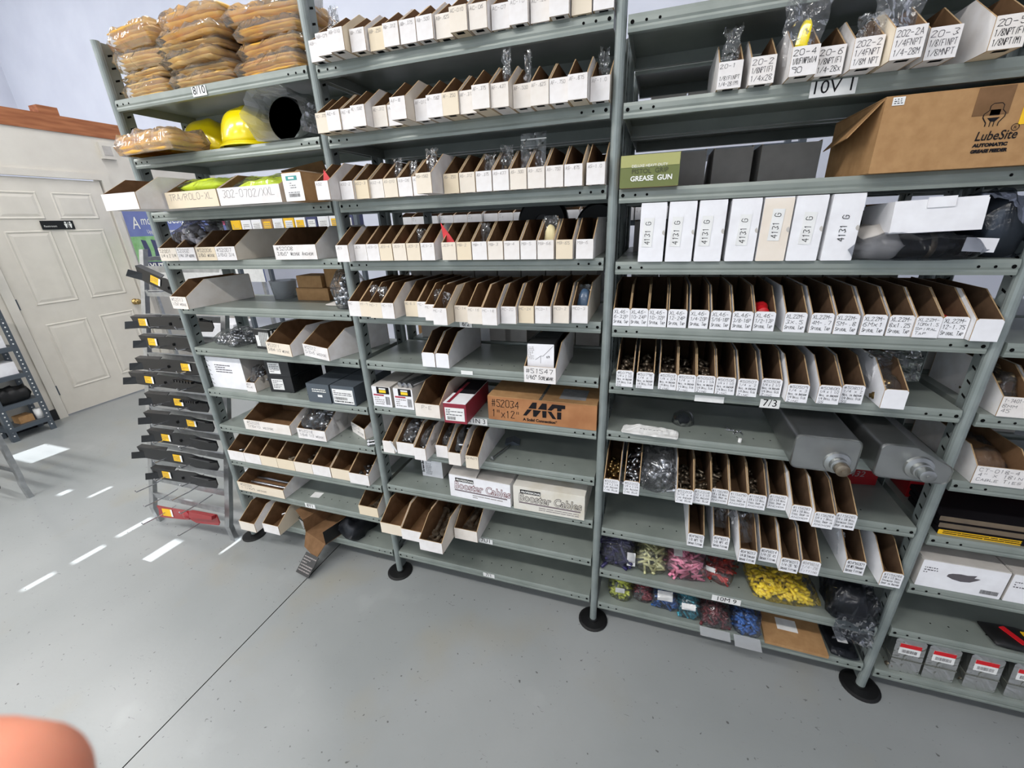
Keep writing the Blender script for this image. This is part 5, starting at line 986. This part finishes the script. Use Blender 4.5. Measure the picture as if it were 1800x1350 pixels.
carton('brown_box', 'brown open box on the bottom of the perforated grey unit', -2.985, .40, .115, .10, .09, .06, 'kraft')
o = obj('white_roll', MB().lathe([(.001,0),(.03,0),(.03,.085),(.012,.085),(.012,.02),(.001,.02)], 18), ['label_white'], None, (-2.95, .535, .116), smooth=True); tag(o, 'white paper roll beside the brown box on the grey unit', 'roll')
t = thing('black_sack', 'black plastic sack slumped on the second shelf of the perforated grey unit', 'bag', (-2.98, .43, .301), R(90)); obj('sack_body', pillow(.22, .14, .12, 520, .02), ['rubber_black'], t, smooth=True)
carton('white_box', 'white box on the third shelf of the perforated grey unit', -2.985, .36, .525, .14, .16, .10, 'card_white_clean')
carton('white_box', 'white box on the fourth shelf of the perforated grey unit', -2.985, .36, .745, .14, .16, .10, 'card_white_clean')
# ------------------------------------------------------------------ mower poster on a stand
mat('poster_blue', (112, 126, 186), 0.35, 0, (96, 110, 172), 4); mat('poster_green', (150, 196, 150), 0.35, 0, (120, 176, 110), 14); mat('poster_navy', (56, 62, 104), 0.4); mat('poster_pink', (226, 110, 150), 0.4)
t = thing('mower_poster', 'blue and green mower poster on a stand beside the cream door', 'poster', (-3.06, 1.75, 0))
obj('board', B(0, 1.62, 0, .012, 1.10, 1.78), ['poster_blue'], t); obj('meadow_print', B(0, 1.62, -.0008, 0, 1.27, 1.53), ['poster_green'], t); obj('white_footer', B(0, 1.62, -.0008, 0, 1.10, 1.27), ['label_white'], t)
for x in (.17, .31): obj('mower_print', MB().prism([(x-.04,1.30),(x+.05,1.30),(x+.06,1.40),(x+.035,1.49),(x-.03,1.50),(x-.02,1.40)], -.0016, -.0008, 1), ['poster_navy'], t)
obj('name_band', B(.14, .42, -.0024, -.0016, 1.19, 1.29), ['poster_navy'], t); printed('XHT', .10, 'white_ink', t, (.155, -.003, 1.205), bold=.003)
printed('A', .16, 'white_ink', t, (.09, -.002, 1.60), shear=.1, name='handwriting'); printed('mower design', .115, 'white_ink', t, (.22, -.002, 1.635), shear=.15, name='handwriting'); printed('Upgrade your lawn', .05, 'white_ink', t, (.27, -.002, 1.555)); obj('pink_spot', MB().prism([(1.22,1.60),(1.34,1.60),(1.37,1.69),(1.28,1.74),(1.21,1.69)], -.0016, -.0008, 1), ['poster_pink'], t)
for x in (.05, 1.57): obj('stand_leg', B(x-.015, x+.015, .012, .04, 0, 1.15), ['aluminium'], t)
# ------------------------------------------------------------------ racks beyond the rear aisle
def far_rack(label, x0, x1, zs, y=1.46, d=.30, top=2.1):
    t = thing('far_rack', label, 'shelving')
    for x in (x0, x1):
        for yy in (y, y+d): obj('post', B(x-.015, x+.015, yy-.015, yy+.015, 0, top), ['grey_steel'], t)
    for z in zs: obj('shelf', B(x0, x1, y-.012, y+d, z-.03, z), ['grey_steel'], t)
    return t
far_rack('grey rack of white bins beyond the rear aisle', .22, 2.6, (.25, .6, .95, 1.25, 1.52, 1.86))
far_rack('grey rack of yellow and white packets beyond the rear aisle', -1.36, -.12, (1.505, 1.83), top=1.9)
for i in range(22):
    x = .29 + .105*i
    make_bin(x, 1.445 - .01*(i % 3), 1.52, .098, 0, f'white bin on the rack beyond the rear aisle, {["first","second","third","fourth","fifth","sixth","seventh","eighth","ninth","tenth","eleventh","twelfth","thirteenth","fourteenth","fifteenth","sixteenth","seventeenth","eighteenth","nineteenth","twentieth","twenty-first","twenty-second"][i]} from the door end', 'white bins beyond the rear aisle', ['A1','x 2'] if i % 2 else None, 'pencil', H=.10, h=.070, rnd='card_white_clean')
cols = ['yellow_sticker','card_white_clean','card_white_clean','kraft','card_white_clean','yellow_sticker','card_white_clean','poster_navy','card_white_clean','card_white_clean','poster_navy']
for i, cm in enumerate(cols):
    x = -1.28 + .108*i; t, o = carton('retail_packet', f'{ {"yellow_sticker":"yellow","card_white_clean":"white","kraft":"tan","poster_navy":"navy blue"}[cm]} packet on the far rack, {ORD[i+1]} from the door end', x, 1.46, 1.505, .098, .12, .13, cm, 0, flaps=False, group='packets on the far rack')
    plate(t, 'packet_label', -.035, .035, .03, .10, -.0006, 'label_white' if i % 3 else 'yellow_sticker'); lines_print(t, -.03, .03, .04, .09, 4, -.0014, 'pencil', 540+i)
for i, (x, z, w, h, cm, lab) in enumerate(((-1.9,0,.5,.75,'card_white_clean','large white cabinet-sized carton standing on the rear aisle floor'), (.42,.6,.30,.24,'kraft','brown carton on the lower far rack nearest the door'), (.85,.6,.35,.20,'card_white_clean','white carton on the lower far rack'), (.6,.95,.4,.2,'kraft','brown carton on the middle far rack'), (1.3,.95,.5,.22,'grey_steel','grey carton on the middle far rack'), (.5,.25,.4,.24,'dark_plastic','black carton on the lowest far rack'), (1.4,.25,.5,.25,'kraft','brown carton on the lowest far rack'))):
    carton('stock_carton', lab, x, 1.48, z, w, .25, h, cm)
# two black wheels standing on the rear shelf behind the fourth row
for i, (x, r) in enumerate(((1.525, .098), (1.735, .080))):
    t = thing('black_disc', ('larger','smaller')[i] + ' black round wheel standing behind the fourth middle shelf bins', 'wheel', (x, .43, SZ['B'][3]+.001+r)); m = MB(); m.lathe([(.03,-.02),(r*.9,-.022),(r,-.012),(r,.012),(r*.9,.022),(.03,.02),(.03,-.02)], 40, 0, axis=1); obj('tyre', m, ['rubber_black'], t, smooth='angle'); obj('hub', MB().lathe([(.001,-.012),(.0305,-.012),(.0305,.012),(.001,.012)], 24, 0, axis=1), ['dark_plastic'], t, smooth='angle')
# ------------------------------------------------------------------ the photographer's fingertip at the corner of the lens
mat('skin', (226, 150, 122), 0.55, 0, (214, 132, 106), 60, spec=.3)
MATS['skin'].node_tree.nodes['Principled BSDF'].inputs['Subsurface Weight'].default_value = 0.15
MATS['skin'].node_tree.nodes['Principled BSDF'].inputs['Subsurface Scale'].default_value = 0.004
def at_lens(u, v, dist): return CAM + (Vector(RT)*(u-900)/734.85 + Vector(DN)*(v-675)/734.85 + Vector(FW)) * dist
tip = at_lens(112, 1446, .046); back = at_lens(-700, 1440, .046)
ax = (tip - back).normalized(); m = MB(); r0 = .0089; pts, rs = [], []
for k in range(9): a = k/8*math.pi/2; pts.append(tip - ax*r0*1.0 + ax*r0*math.sin(a)*1.0); rs.append(max(.0004, r0*math.cos(a)))
for s, r in ((.012,.0092),(.022,.0090),(.034,.0098),(.05,.0100)): pts.insert(0, tip - ax*s); rs.insert(0, r)
m.tube(pts, rs, 28); o = obj('person', m, ['skin'], None, smooth=True); tag(o, 'blurred bare fingertip of the person holding the camera, at the lower corner', 'person')
